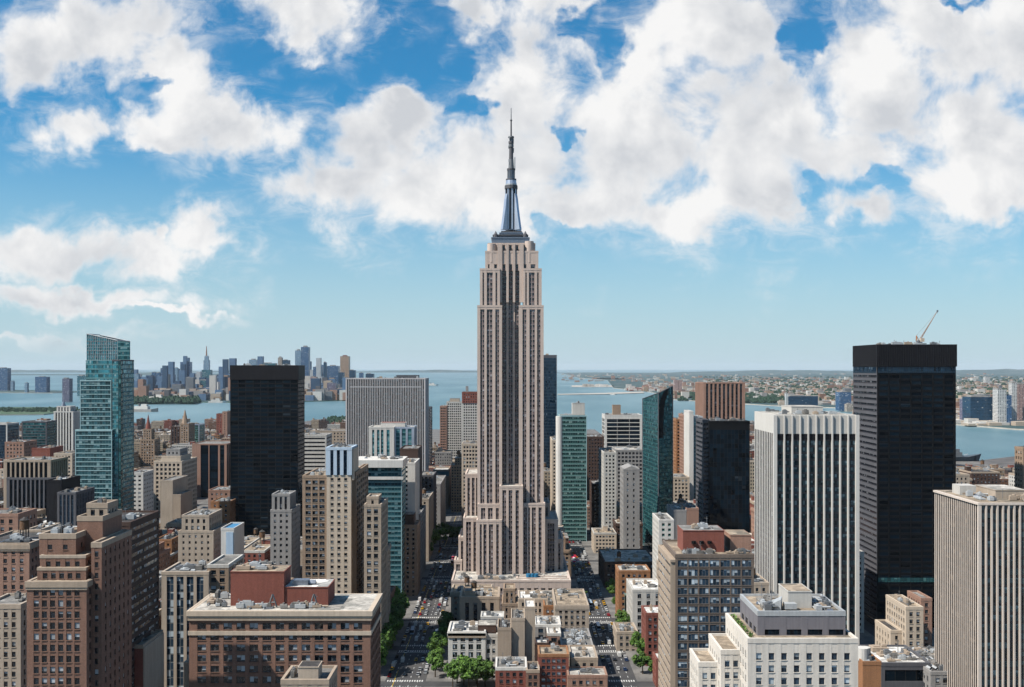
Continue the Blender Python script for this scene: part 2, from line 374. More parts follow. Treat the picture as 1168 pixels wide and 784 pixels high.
    def done(s):
        names = {}
        for (part, _), (mb, mat) in s.W.items():
            if mb.Fc: mb.build(part, mat, s.root, s.o)
        ws = s.wins
        cx = (s.foot[0][0]+s.foot[0][1])/2
        inner = 'W' if cx > 0 else 'E'
        ws.sort(key=lambda q: (({'S': 0, inner: 1}).get(q[0], 2), -q[2]))
        def pos(q):
            f, u, z = q[0], q[1], q[2]; x0, x1, y0 = q[9]; e = .03
            return (x0+u, y0-e, z) if f == 'S' else (x1+e, y0+u, z) if f == 'E' else (x0-e, y0+u, z)
        rest = {}
        for i, q in enumerate(ws):
            p = pos(q)
            if i < s.maxwin:
                if q[6] == 1:
                    o = bpy.data.objects.new(q[8], pane_mesh(q[3], q[4], q[0], q[5], q[7]))
                    o.location = (p[0]-s.o[0], p[1]-s.o[1], p[2]); C.objects.link(o); o.parent = s.root
                    continue
                b = MB()
            else:
                if q[7].name not in rest: rest[q[7].name] = (MB(), q[7], q[8])
                b = rest[q[7].name][0]
            hw, hh = q[3]/2, q[4]/2; x, y, z = p
            uv = ((0, 0), (q[5], 0), (q[5], q[6]), (0, q[6]))
            if q[0] == 'S': c = [(x-hw,y,z-hh),(x+hw,y,z-hh),(x+hw,y,z+hh),(x-hw,y,z+hh)]
            elif q[0] == 'E': c = [(x,y-hw,z-hh),(x,y+hw,z-hh),(x,y+hw,z+hh),(x,y-hw,z+hh)]
            else: c = [(x,y+hw,z-hh),(x,y-hw,z-hh),(x,y-hw,z+hh),(x,y+hw,z+hh)]
            b.quad(*c, uv)
            if i < s.maxwin: b.build(q[8], q[7], s.root, s.o)
        for b, mt, nm in rest.values(): b.build(nm, mt, s.root, s.o, kind='stuff')
        if s.phrase is not None:
            for (x0, x1, y0, y1, z1) in s.foot:
                HEROES.append(dict(ph=s.phrase, d=y0, x0=x0, x1=x1, y0=y0, y1=y1, z=z1, vis=s.vis or 784))
        return s

M = dict(
 metal=wall('metal', (.22,.23,.24), .5, metal=.3), lightmetal=wall('light metal', (.55,.57,.58), .5, metal=.2), wood=wall('tank wood', (.16,.10,.065), .9),
 roof_grey=wall('grey roof', (.26,.25,.24), .95, .8), roof_light=wall('light roof', (.52,.50,.46), .9, .6), roof_dark=wall('dark roof', (.07,.07,.07), .95, .8),
 roof_tan=wall('tan roof', (.38,.32,.25), .95, .7), roof_white=wall('white roof', (.70,.69,.66), .9, .4),
 brown=wall('brown brick', (.26,.165,.13), .9, .25, True), redbrown=wall('red brick', (.25,.105,.085), .9, .25, True), orange=wall('orange brick', (.36,.20,.12), .9, .25, True),
 tanbrick=wall('tan brick', (.37,.285,.22), .9, .2, True), tanstone=wall('tan stone', (.44,.365,.295), .85), warmwhite=wall('warm white stone', (.80,.75,.68), .85, .16), cream=wall('cream', (.62,.53,.435), .85, .15),
 beige=wall('beige', (.48,.41,.34), .85), white=wall('white concrete', (.72,.70,.66), .8, .14), offwhite=wall('off white stone', (.62,.60,.56), .8, .16),
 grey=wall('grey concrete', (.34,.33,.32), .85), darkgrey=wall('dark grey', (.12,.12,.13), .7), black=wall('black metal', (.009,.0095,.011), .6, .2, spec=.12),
 blackpanel=wall('black panel', (.020,.0195,.022), .55, .2, spec=.12), limestone=wall('limestone', (.66,.555,.49), .85, .16, streak=.25), pinkbrick=wall('pink brick', (.38,.25,.20), .9, .2, True),
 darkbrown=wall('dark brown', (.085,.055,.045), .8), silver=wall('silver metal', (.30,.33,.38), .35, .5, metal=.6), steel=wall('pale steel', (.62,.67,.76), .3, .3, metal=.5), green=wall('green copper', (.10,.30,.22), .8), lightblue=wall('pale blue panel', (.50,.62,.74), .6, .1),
)
def roofm(name, col):
    m = bpy.data.materials.new(name); m.use_nodes = True; k = NT(m.node_tree); oc = k.n('ShaderNodeTexCoord').outputs['Object']
    vo = k.n('ShaderNodeTexVoronoi', distance='CHEBYCHEV'); k.put(vo.inputs['Vector'], k.v('MULTIPLY', k.v('ADD', oc, (13.3, 7.7, 0)), (1, 1, 0))); vo.inputs['Scale'].default_value = .16
    sc = k.n('ShaderNodeSeparateColor'); k.put(sc.inputs[0], vo.outputs['Color'])
    st = k.ss(k.noise(oc, .35, 6, .7, .6), .42, .62); fine = k.noise(oc, 2.5, 3, .7)
    f = k.m('MULTIPLY', k.m('MULTIPLY_ADD', sc.outputs[0], .55, .66), k.m('MULTIPLY_ADD', st, .42, .68)); f = k.m('MULTIPLY', f, k.m('MULTIPLY_ADD', fine, .5, .75))
    dark = k.m('MULTIPLY', k.m('GREATER_THAN', sc.outputs[1], .86), .5)
    c = k.mix(dark, k.v('SCALE', tuple(c_*.86 for c_ in col), scale=f), (.04, .048, .045))
    p = k.n('ShaderNodeBsdfPrincipled'); k.put(p.inputs['Base Color'], c); p.inputs['Roughness'].default_value = .9; p.inputs['Specular IOR Level'].default_value = .25
    k.t.links.new(p.outputs[0], k.n('ShaderNodeOutputMaterial').inputs[0]); return m
for nm_, c_ in (('roof_grey', (.25, .24, .225)), ('roof_light', (.50, .47, .42)), ('roof_dark', (.075, .07, .068)), ('roof_tan', (.36, .29, .215)), ('roof_white', (.74, .72, .68))): M[nm_] = roofm(nm_.replace('_', ' ')+' sheet', c_)
W = dict(
 win=cells('window glass', frame=(.09,.08,.075), glass=(.012,.018,.025), fx=.07, sp=.06, tp=.05, blind=.42, bcol=(.40,.43,.45), spec=.7),
 win2=cells('double window glass', frame=(.16,.15,.14), glass=(.014,.022,.030), fx=.06, sp=.06, tp=.06, blind=.5, bcol=(.40,.44,.47), spec=.7),
 bluewin=cells('blue window glass', frame=(.14,.14,.14), glass=(.035,.065,.10), fx=.05, sp=.05, tp=.05, blind=.6, bcol=(.50,.58,.63), metal=.3, tilt=.05),
 strip=cells('window strip', frame=(.36,.29,.26), glass=(.012,.014,.02), fx=.12, sp=.40, tp=.06, blind=.35, bcol=(.26,.25,.26), sp_col=(.14,.115,.12)),
 dark=cells('dark glass', frame=(.008,.009,.010), glass=(.003,.009,.016), fx=.04, sp=.02, tp=.02, metal=.0, blind=.03, bcol=(.02,.03,.04), var=1.3, tilt=.05, rough=.05, spec=.12),
 darkstrip=cells('dark strip', frame=(.03,.03,.035), glass=(.015,.018,.024), fx=.08, sp=.34, tp=.04, blind=.22, bcol=(.16,.16,.17), sp_col=(.045,.043,.05), var=1.0),
 teal=cells('teal glass', frame=(.05,.12,.14), glass=(.05,.20,.235), fx=.04, sp=.30, tp=.03, metal=.6, blind=.22, bcol=(.20,.32,.34), sp_col=(.10,.24,.26), var=.9, tilt=.07, rough=.08),
 brownstrip=cells('brown glass strip', frame=(.04,.035,.03), glass=(.012,.012,.014), fx=.04, sp=.34, tp=.04, blind=.22, bcol=(.11,.085,.065), sp_col=(.035,.024,.02), var=1.4, spec=.1, rough=.3),
 finglass=cells('dark fin glass', frame=(.03,.033,.036), glass=(.045,.078,.088), fx=.05, sp=.32, tp=.03, metal=.1, blind=.3, bcol=(.15,.22,.24), sp_col=(.06,.06,.065), var=1.5, tilt=.08),
 tealglass=cells('blue teal office glass', frame=(.04,.11,.13), glass=(.018,.075,.095), fx=.05, sp=.36, tp=.04, metal=.3, blind=.2, bcol=(.14,.25,.27), sp_col=(.07,.17,.19), var=1.1, tilt=.05),
 tealdeep=cells('deep teal glass', frame=(.02,.07,.08), glass=(.025,.10,.115), fx=.03, sp=.22, tp=.03, metal=.55, blind=.16, bcol=(.08,.20,.20), sp_col=(.02,.085,.09), var=1.1, tilt=.06, rough=.1),
 green=cells('green glass', frame=(.08,.16,.15), glass=(.014,.055,.058), fx=.08, sp=.36, tp=.04, metal=.35, blind=.25, bcol=(.18,.27,.25), sp_col=(.085,.19,.175), var=.9, tilt=.05),
 tealwin=cells('teal ribbon', frame=(.08,.16,.17), glass=(.03,.10,.12), fx=.05, sp=.05, tp=.03, metal=.35, blind=.3, bcol=(.22,.34,.35), tilt=.05),
 navy=cells('navy glass', frame=(.02,.04,.06), glass=(.012,.035,.065), fx=.03, sp=.25, tp=.03, metal=.4, blind=.08, bcol=(.05,.08,.11), sp_col=(.012,.03,.05), tilt=.03),
)
# ---------------------------------------------------------------- the setting: water, land, roads
def sheet(name, pts, z, mat, kind='structure'):
    b = MB(); b.poly([(x, y, z) for x, y in pts]); return b.build(name, mat, kind=kind)
def simple(name, build):
    m = bpy.data.materials.new(name); m.use_nodes = True; k = NT(m.node_tree); p = k.n('ShaderNodeBsdfPrincipled')
    build(k, p); k.t.links.new(p.outputs[0], k.n('ShaderNodeOutputMaterial').inputs[0]); return m
def wat(k, p):
    oc = k.n('ShaderNodeTexCoord').outputs['Object']
    a = k.noise(oc, .0011, 5, .6); b = k.noise(k.v('MULTIPLY', oc, (1, .25, 1)), .0016, 4, .6)
    c = k.mix(k.ss(b, .35, .7), (.055, .128, .152), (.130, .215, .238)); k.put(p.inputs['Base Color'], c)
    p.inputs['Roughness'].default_value = .38; p.inputs['Specular IOR Level'].default_value = .5
    bp = k.n('ShaderNodeBump'); bp.inputs['Strength'].default_value = .8; bp.inputs['Distance'].default_value = 3
    k.put(bp.inputs['Height'], k.noise(k.v('MULTIPLY', oc, (1, 2, 1)), .03, 6, .65)); k.put(p.inputs['Normal'], bp.outputs[0])
WATER = simple('water', wat)
def grd(k, p, c1, c2, s1, s2=.4, c3=None):
    oc = k.n('ShaderNodeTexCoord').outputs['Object']
    c = k.mix(k.ss(k.noise(oc, s1, 5, .6), .35, .65), c1, c2)
    if c3: c = k.mix(k.ss(k.noise(oc, s1*3.3, 4, .7), .55, .62), c, c3)
    c = k.mix(.35, c, k.v('SCALE', c, scale=k.m('MULTIPLY', k.noise(oc, s2, 4, .6), 2)))
    k.put(p.inputs['Base Color'], c); p.inputs['Roughness'].default_value = .9
ASPH = simple('asphalt', lambda k, p: grd(k, p, (.030, .030, .033), (.05, .049, .049), .05, .6))
CITY = simple('city ground', lambda k, p: grd(k, p, (.06, .057, .055), (.11, .10, .095), .03, .5))
PAVE = simple('pavement', lambda k, p: grd(k, p, (.09, .087, .083), (.16, .152, .142), .08, .9))
LANDF = simple('far land', lambda k, p: grd(k, p, (.010, .040, .042), (.030, .060, .058), .0011, .006, (.10, .11, .11)))  # bluish green: part of the distance haze is put into this colour
PARK = simple('park', lambda k, p: grd(k, p, (.03, .06, .03), (.05, .09, .04), .01, .05))
SHORE = simple('shore', lambda k, p: grd(k, p, (.28, .26, .23), (.40, .36, .31), .01, .05))
LINE = wall('road paint', (.70, .70, .68), .7, .3)
YEL = wall('yellow road paint', (.62, .42, .05), .7, .3)
water = sheet('water', [(-90000, -20000), (90000, -20000), (90000, 110000), (-90000, 110000)], 0, WATER)
def G(px, py, z=2): d = (H-z)*F/(py-420); return ((px-584)/F*d, d)
shore = [(-9000, -6000), (9000, -6000), (9000, 1300), (1900, 1500), (1250, 1900), (1010, 2120), (880, 2010), (800, 2350), (760, 2900), G(800, 482), G(735, 484), G(680, 497), G(630, 500),
         G(560, 500), G(492, 502), G(470, 484), G(385, 476), G(345, 481), G(260, 482), G(150, 487), G(80, 488), G(0, 487), (-3200, 3500), (-9000, 3300)]
def land(name, pts, z, mat, edge=None):
    b = MB(); b.prism(pts, -3, z, 1 if edge else 0, topmi=0); return b.build(name, [mat, edge or mat], kind='structure')
land('ground', shore, 2.0, CITY, SHORE)
# far shores
land('far_shore_ground', [G(120, 458), G(160, 461.5), G(215, 459), G(300, 459), G(396, 457), G(398, 447), G(415, 440), G(380, 434), G(200, 431), G(150, 433), G(120, 447)][::1], 3, LANDF, PARK)
land('bridge_flats_ground', [G(-90, 447.5), G(60, 448.5), G(100, 447), G(60, 445.5), G(-90, 444)], 3, LANDF, SHORE)
land('island_ground', [G(-50, 474), G(50, 473), G(96, 468), G(60, 465), G(-50, 465)], 4, PARK, SHORE)
land('western_shore_ground', [G(733, 446), G(700, 443), G(693, 434), G(660, 431), G(640, 426), G(1500, 424), G(1700, 470), G(1700, 515), G(1230, 492), G(1160, 490), G(1085, 484), G(980, 466), G(900, 464), G(850, 461), G(800, 458), G(768, 456), G(755, 450)], 4, LANDF, SHORE)
land('pier_spit_ground', [G(652, 441.6), G(700, 441.6), G(700, 440), G(652, 440)], 4, SHORE)
land('jetty_ground', [G(636, 450.6), G(690, 450), G(735, 448.6), G(733, 447), G(690, 448.6), G(636, 449.8)], 4, SHORE)
land('sand_spit_ground', [G(676, 432.2), G(712, 433.4), G(712, 431.6), G(676, 431.2)], 4, SHORE)
b = MB()
rr = random.Random(3)
def ridge(x0, x1, y, hmax, seed, name):
    rr = random.Random(seed); b = MB(); n = 90; ps = []
    for i in range(n+1):
        t = i/n; h = hmax*(.55+.25*math.sin(t*7+seed)+.2*math.sin(t*23+seed*2)+.12*rr.uniform(-1, 1))*min(1, 6*t, 6*(1-t))+1
        ps.append((x0+(x1-x0)*t, h))
    for (xa, ha), (xb, hb) in zip(ps, ps[1:]):
        b.quad((xa, y, -2), (xb, y, -2), (xb, y+1500, hb), (xa, y+1500, ha)); b.quad((xa, y+1500, ha), (xb, y+1500, hb), (xb, y+5000, -2), (xa, y+5000, -2))
    return b.build(name, LANDF, kind='structure', smooth=True)
ridge(-26000, 2000, 42000, 120, 1, 'far_hills')
ridge(500, 34000, 36000, 150, 4, 'far_hills')
ridge(-26000, -5500, 26000, 70, 7, 'far_hills')
ridge(4000, 26000, 22000, 60, 9, 'far_hills')

LAV = (-72, -49); RAV = (54, 71)
AVX = [(-72, -49), (54, 71), (-262, -236), (-440, -412), (240, 264), (420, 446), (-640, -612), (620, 646)]
def ystreets():
    return [362, 438, 514, 592, 668, 744]+[890+80*i for i in range(28)]
b = MB()
for a, c in AVX: b.box(a, c, 100, 1260, 2.0, 2.06)
b.build('avenue_road', ASPH, kind='structure')
b = MB()
for y in ystreets():
    xs = sorted(AVX); prev = -900
    for a, c in xs+[(900, 0)]:
        b.box(prev, a, y-5, y+5, 2.0, 2.06); prev = c
b.build('street_road', ASPH, kind='structure')
b = MB(); ys = ystreets()
blocksx = []
xs = sorted(AVX); prev = -880
for a, c in xs+[(880, 0)]: blocksx.append((prev, a)); prev = c
for x0, x1 in blocksx:
    for y0, y1 in zip(ys, ys[1:]): b.box(x0, x1, y0+5, y1-5, 2.0, 2.15)
b.build('pavement', PAVE, kind='structure')
b = MB(); yb = MB()
def dash(x, y0, y1, wd=.25, l=3, gap=6, mb=None):
    y = y0
    while y < y1: (mb or b).quad((x-wd/2, y, 2.064), (x+wd/2, y, 2.064), (x+wd/2, y+l, 2.064), (x-wd/2, y+l, 2.064)); y += l+gap
for a, c in (LAV, RAV):
    n = 4 if a < 0 else 3
    for i in range(1, n+1): dash(a+(c-a)*i/(n+1), 560, 1500, .3)
    for i in (1, n): pass
    for y in ys:
        if 560 < y < 1300:
            for s in (-8, 5):       # zebra crossings either side of the street
                x = a+1
                while x < c-1: b.quad((x, y+s, 2.066), (x+.7, y+s, 2.066), (x+.7, y+s+3, 2.066), (x, y+s+3, 2.066)); x += 1.4
            b.quad((a+.5, y-10, 2.066), (c-.5, y-10, 2.066), (c-.5, y-9.4, 2.066), (a+.5, y-9.4, 2.066))
b.build('road_markings', LINE, kind='structure')
dash(LAV[0]+5, 560, 1300, .3, 60, 20, yb); yb.build('bus_lane_markings', YEL, kind='structure')

# ---------------------------------------------------------------- the spired skyscraper
E = Building('spired_skyscraper', 'tall pinkish limestone skyscraper with stepped base, silver mast and needle antenna', 'skyscraper', 'spired limestone skyscraper', vis=660)
LS = M['limestone']; S_ = W['strip']
def tier(px0, px1, py, d, D, spans=None, z0=2, bot=0, faces='SEW', part='wall', **kw):
    x0, x1 = X(px0, d), X(px1, d)
    sp = [(X(a, d), X(b_, d)) for a, b_ in spans] if spans else None
    E.vol(x0, x1, d, d+D, Z(py, d), LS, S_, 'S', z0=z0, bw=5.2, ww=3.1, rec=.7, top=kw.pop('top', 2.4), fh=kw.pop('fh', 3.8), spans=sp, nu=kw.pop('nu', 2), faces=faces, ph=kw.pop('ph', .8), roof=M['roof_light'], bot=bot, part=part, **kw)
E.origin(X(583, 800), 800)
# podium
tier(516, 650, 663, 764, 100, z0=2, top=5)
tier(590, 648, 660.5, 772, 8, z0=22, top=1, spans=[(593+7*i, 597+7*i) for i in range(8)])
# central shaft
tier(571.7, 592.7, 300, 806, 50, [(572.6, 577.6), (580, 584.8), (587.2, 591.8)], z0=20, bot=0, faces='S', ph=0, top=2)
tier(545.5, 571.6, 349.5, 799.5, 62, [(547.8, 552.6), (555.2, 561.8), (565, 569.4)], z0=20)
tier(592.8, 619, 349.5, 799.5, 62, [(596, 600.4), (604, 610.2), (612.6, 616.6)], z0=20)
tier(548.4, 569.2, 307.5, 801, 58, [(550.4, 552.2), (555.3, 562), (565.2, 567.2)], z0=Z(351, 801), faces='SEW', nu=2)
tier(598, 616.8, 307.5, 801, 58, [(599.2, 600.8), (603.2, 609.8), (612.6, 614.4)], z0=Z(351, 801), faces='SEW', nu=2)
# crown
tier(554.5, 613, 287.5, 804, 52, [(556.6, 558.4), (563.6, 567), (573.2, 576.6), (580.6, 584.2), (588, 591.2), (597.4, 600.4), (605.2, 610.6)], z0=Z(309, 804), top=9.5, nu=1)
tier(557.5, 609.6, 278.6, 806, 48, [(563, 566.4), (573.4, 576), (581, 583.6), (588.6, 591.2), (598, 600.6)], z0=Z(288, 806), top=.8, nu=1, fh=6)
for a, b_ in ((567.6, 572.8), (577.4, 580.2), (585, 587.6), (592.4, 597.2)):    # rounded fins over the centre bays
    E.mb('crown_fin', LS).box(X(a, 803), X(b_, 803), 802.6, 805.5, Z(345, 803), Z(278.2, 803))
# lower shoulders
tier(571, 595.4, 555.5, 790, 14, [(573, 577.4), (580.2, 584.4), (588, 591.8)], z0=20)
tier(546, 571, 575.8, 795, 8, [(548.6, 553.6), (556.6, 562), (565.6, 569)], z0=20)
tier(544.6, 571.2, 594.4, 787, 14, [(547.2, 549.6), (551.4, 555), (557.6, 562.4), (566, 569)], z0=20)
tier(595.4, 620.6, 575.2, 792, 12, [(597.4, 601), (602.6, 604.6), (606.6, 611.2), (614.2, 617.8)], z0=20)
tier(531.5, 546, 541.5, 815, 40, [(533.2, 536), (538.2, 541.4), (543, 544.6)], z0=20)
tier(529.4, 545.4, 591.6, 800, 48, [(531.6, 537.4), (540, 543)], z0=20)
tier(524, 531, 613.6, 806, 44, [(525.8, 528.8)], z0=20)
tier(519, 526, 640, 803, 44, z0=20)
tier(619, 626, 575, 822, 36, z0=20)
tier(620, 635.6, 593.4, 802, 48, [(624.4, 632.4)], z0=20, nu=3)
tier(634, 641.6, 616, 808, 42, [(636, 639)], z0=20)
E.done()
gx = X(583, 820)
def esb(name, fn, mat, **kw):
    q = MB(); fn(q); return E.add(name, q, mat, **kw)
d0 = 806
for i, (a, b_, t, u_) in enumerate(((560.8, 603.6, 270, 278.6), (562.5, 602, 266.5, 270), (570, 596.4, 263.6, 266.5), (572, 595, 261.6, 263.6))):
    esb('mast_base', lambda q: (q.box(X(a, d0), X(b_, d0), 809+i*2.5, 847-i*2.5, Z(u_, d0), Z(t, d0)), q.box(X(a, d0)-.5, X(b_, d0)+.5, 808.5+i*2.5, 847.5-i*2.5, Z(t, d0)-.9, Z(t, d0)-.3)), M['silver'] if i % 2 == 0 else M['darkgrey'])
for sx in (-1, 1):     # corner turrets
    cx = X(582.3+sx*21.5, 806); q = MB(); q.cyl(cx, 806.5, Z(300, 806), Z(275.5+(sx < 0)*3, 806), 3.4, n=16); E.add('corner_drum', q, LS, smooth=False)
    cx = X(582.3+sx*17, d0); q = MB(); q.cyl(cx, 812, Z(270, d0), Z(266.5, d0), 1.9, n=10); q.cyl(cx, 812, Z(266.5, d0), Z(262.5, d0), 1.5, .1, n=10, cap=False); E.add('turret', q, M['darkgrey'])
cy = 826; dd = cy
def mz(py): return Z(py, dd)
s_px = dd/F
esb('mast_shaft', lambda q: q.cyl(gx, cy, mz(263), mz(213), 6.3*s_px, 6.1*s_px, 16), M['silver'], smooth=False)
for i in range(16):
    a = 2*math.pi*(i+.5)/16; 
    if math.sin(a) > .3: continue
    x_, y_ = gx+math.cos(a)*6.25*s_px, cy+math.sin(a)*6.25*s_px
    esb('mast_window', lambda q: q.box(x_-.5, x_+.5, y_-.25, y_+.25, mz(262), mz(215)), M['black'] if i % 2 else M['steel'])
for ang in (40, 140, 220, 320):        # four flared wings
    def wing(q):
        c, s2 = math.cos(math.radians(ang+0)), math.sin(math.radians(ang+0))
        prof = [(3.6*s_px, mz(263)), (14.0*s_px, mz(263)), (12.8*s_px, mz(256)), (11.4*s_px, mz(248)), (9.9*s_px, mz(238)), (8.6*s_px, mz(228)), (7.2*s_px, mz(222)), (3.6*s_px, mz(220))]
        t = 1.3
        A = [(gx+c*r-s2*t, cy+s2*r+c*t, z) for r, z in prof]; B = [(gx+c*r+s2*t, cy+s2*r-c*t, z) for r, z in prof]
        q.poly(A); q.poly(B[::-1])
        for i in range(len(A)): j = (i+1) % len(A); q.quad(B[i], B[j], A[j], A[i])
    esb('mast_wing', wing, M['steel'])
for nm, a, b_, r0, r1, mt in (('mast_collar', 216, 212, 7.4, 7.4, 'darkgrey'), ('mast_collar', 212, 210.5, 6.6, 6.6, 'lightmetal'), ('mast_dome', 210.5, 206, 6.4, 5.8, 'steel'), ('mast_collar', 206, 204.4, 6.0, 6.0, 'darkgrey'), ('antenna_drum', 204.4, 194.5, 4.2, 3.8, 'silver'),
                              ('mast_collar', 194.5, 192.6, 4.8, 4.8, 'darkgrey'), ('antenna_shaft', 192.6, 182, 3.1, 2.7, 'metal'), ('antenna_shaft', 182, 168, 2.5, 2.2, 'darkgrey'), ('antenna_ring', 168, 165, 2.9, 2.9, 'metal'), ('antenna_ring', 164, 161.5, 3.0, 3.0, 'darkgrey'), ('antenna_shaft', 168, 156, 2.2, 2.0, 'metal'),
                              ('antenna_ring', 157.4, 155.8, 3.4, 3.2, 'metal'), ('antenna_needle', 155.8, 137, .95, .8, 'darkgrey'), ('antenna_ring', 138, 136.8, 1.3, 1.3, 'darkgrey'), ('antenna_needle', 136.8, 123.4, .55, .35, 'metal')):
    esb(nm, lambda q: q.cyl(gx, cy, mz(a), mz(b_), r0*s_px, r1*s_px, 14), M[mt])
for q_ in range(7):
    esb('antenna_ring', lambda q: q.cyl(gx, cy, mz(203-q_*1.35), mz(202.4-q_*1.35), 4.5*s_px, n=14), M['metal'])
for q_ in range(9):
    a = R.uniform(0, 6.28); z = R.uniform(158, 190)
    esb('antenna_dish', lambda q: (q.cyl(gx+math.cos(a)*2.6*s_px, cy+math.sin(a)*2.6*s_px, mz(z), mz(z-3), .5, n=8), q.bar((gx, cy, mz(z-1.5)), (gx+math.cos(a)*2.6*s_px, cy+math.sin(a)*2.6*s_px, mz(z-1.5)), .18)), M['metal'])
esb('side_aerial', lambda q: (q.bar((gx+3.9*s_px, cy-1, mz(193)), (gx+3.9*s_px, cy-1, mz(180)), .42), q.bar((gx+1*s_px, cy-1, mz(190)), (gx+3.9*s_px, cy-1, mz(190)), .2)), M['lightmetal'])
pz = Z(663, 764)+.05
E.clutter(X(520, 764), X(590, 764), 766, 785, pz, 12)
E.clutter(X(600, 764), X(645, 764), 781, 792, Z(660.5, 772), 4)
esb('cooling_unit', lambda q: [q.cyl(X(603+i*4, 780), 778, Z(660, 772), Z(656.5, 772), 2.0, n=12) for i in range(3)], wall('blue tarpaulin', (.05, .18, .32), .6))

# ---------------------------------------------------------------- the named towers
def T(name, label, cat, phrase, px0, px1, py, d, D, wm, gm=None, st='P', vis=784, **kw):
    b = Building(name, label, cat, phrase, vis=vis)
    b.vol(X(px0, d), X(px1, d), d, d+D, Z(py, d), M[wm] if isinstance(wm, str) else wm, W[gm] if gm else None, st, **kw)
    return b
def V(b, px0, px1, py, d, D, wm, gm=None, st='P', **kw):
    return b.vol(X(px0, d), X(px1, d), d, d+D, Z(py, d), M[wm] if isinstance(wm, str) else wm, W[gm] if gm else None, st, **kw)
WINR = M['roof_grey']

# A brown brick tower at the photo's left
b = T('brick_tower', 'brown brick apartment tower with stepped top and cream band below its upper storeys', 'building', 'cream-banded brown brick tower', 32, 98, 664, 330, 33, 'brown', 'win', 'P', bw=2.75, fh=3.45, ww=1.62, wh=2.1, rec=.3, top=1.6, roof=M['roof_tan'], rimmat=M['tanstone'], cor=.35, m=1.4, ph=.3)
z1 = Z(664, 330)
V(b, 44, 97.5, 648, 333, 29, 'brown', 'win', 'P', z0=z1, bw=2.75, fh=3.45, ww=1.5, wh=1.8, rec=.3, roof=M['roof_tan'], rimmat=M['tanstone'], ph=.2)
V(b, 47, 97, 634, 335, 26, 'brown', 'win', 'P', z0=z1, bw=2.75, fh=3.45, ww=1.5, wh=1.8, rec=.3, roof=M['roof_tan'], rimmat=M['beige'], ph=.2)
V(b, 46, 86, 612, 336.5, 16, 'brown', 'win', 'P', z0=Z(634, 335), bw=6, fh=4.5, ww=1.5, wh=1.6, rec=.25, roof=M['roof_grey'], rimmat=M['tanstone'])
V(b, 88, 117, 592, 344, 17, 'brown', None, 'N', z0=z1, roof=M['roof_grey'], rimmat=M['tanstone'])
V(b, 100, 122, 577, 350, 9, 'tanstone', 'win', 'P', z0=Z(592, 344), bw=3, fh=4, ww=1.4, wh=2, rec=.25, roof=M['roof_light'])
b.vol(X(98, 330)+.5, X(98, 330)+3.2, 334, 360, Z(622, 334), M['brown'], W['win'], 'P', bw=3.7, fh=3.45, ww=1.2, wh=1.8, rec=.3, roof=M['roof_tan'], rimmat=M['tanstone'])
b.clutter(X(48, 337), X(84, 337), 338, 351, Z(612, 336), 7); b.clutter(X(102, 350), X(120, 350), 351, 358, Z(577, 350), 3)
b.done()
b = T('brick_building', 'dusty pink brick block with stone string courses at the very edge behind the brown tower', 'building', 'pink brick block', -30, 33, 622, 430, 34, 'pinkbrick', 'win', 'P', bw=3.3, fh=3.5, ww=1.5, wh=1.8, rec=.3, roof=M['roof_dark'], rimmat=M['tanstone'], cor=.4)
b.clutter(X(-20, 430), X(30, 430), 433, 460, Z(622, 430), 6, 1); b.done()
b = T('stone_building', 'small cream corner building with two columns of windows below the pink brick block', 'building', 'small cream corner building', -18, 23, 692, 372, 18, 'beige', 'win', 'P', bw=2.9, fh=3.5, ww=1.4, wh=1.9, rec=.35, roof=M['roof_grey'])
b.clutter(X(-8, 372), X(20, 372), 374, 388, Z(692, 372), 3); b.done()
b = T('office_building', 'dark brown ribbon-windowed office block directly behind the brown brick tower', 'building', 'dark ribbon-windowed block', 96, 148, 598, 445, 36, 'darkbrown', 'win2', 'B', bw=1.6, fh=3.6, wh=1.7, rec=.35, roof=M['roof_dark'], vis=700)
b.clutter(X(100, 445), X(145, 445), 448, 478, Z(598, 445), 5); b.done()

# B the wide brown loft building with the red penthouse
b = T('loft_building', 'wide brown brick loft building with white cornice and red brick penthouse on its pale roof', 'building', 'wide brown loft building', 218, 421, 697, 380, 29, 'brown', 'win2', 'P', bw=4.65, fh=3.85, ww=3.1, wh=2.35, rec=.55, top=3.6, roof=M['roof_light'], rimmat=M['cream'], cor=.7, nu=2, m=1.6, ph=.1)
zr = Z(697, 380)
q = MB(); x0, x1 = X(218, 380), X(421, 380)
q.box(x0-.9, x1+.9, 379.1, 379.43, zr-8.6, zr-7.1); q.box(x1+.58, x1+.9, 379.44, 408, zr-8.6, zr-7.1); b.add('stone_band', q, M['cream'])
q = MB(); q.box(x0-1, x1+1, 378.9, 379.43, zr-3.3, zr-2.6); q.box(x1+.58, x1+1, 379.45, 408, zr-3.3, zr-2.6); b.add('cornice_band', q, M['tanstone'])
zz_ = zr+.05
o = b.bulk(X(263, 388), X(324, 388), 388, 400, zr, Z(653, 388), M['redbrown'], M['roof_tan'], 'penthouse', 'red brick rooftop penthouse')
o = b.bulk(X(324, 388)+.02, X(374, 388), 388.5, 403, zr, Z(671, 388), M['redbrown'], M['roof_white'], 'penthouse', 'lower red brick rooftop wing with white top')
b.clutter(X(264, 390), X(322, 390), 389, 399, Z(653, 388)+.3, 9)
q = MB(); q.box(X(334, 392), X(352, 392), 391, 395, Z(671, 388)+.35, Z(664, 388)); q.bar((X(352, 392), 393, Z(668, 388)), (X(360, 392), 393, Z(668, 388)), .8); b.add('roof_unit', q, M['silver'])
b.clutter(X(222, 382), X(262, 382), 383, 407, zz_, 9); b.clutter(X(264, 382), X(372, 382), 381.6, 386.5, zz_, 14)
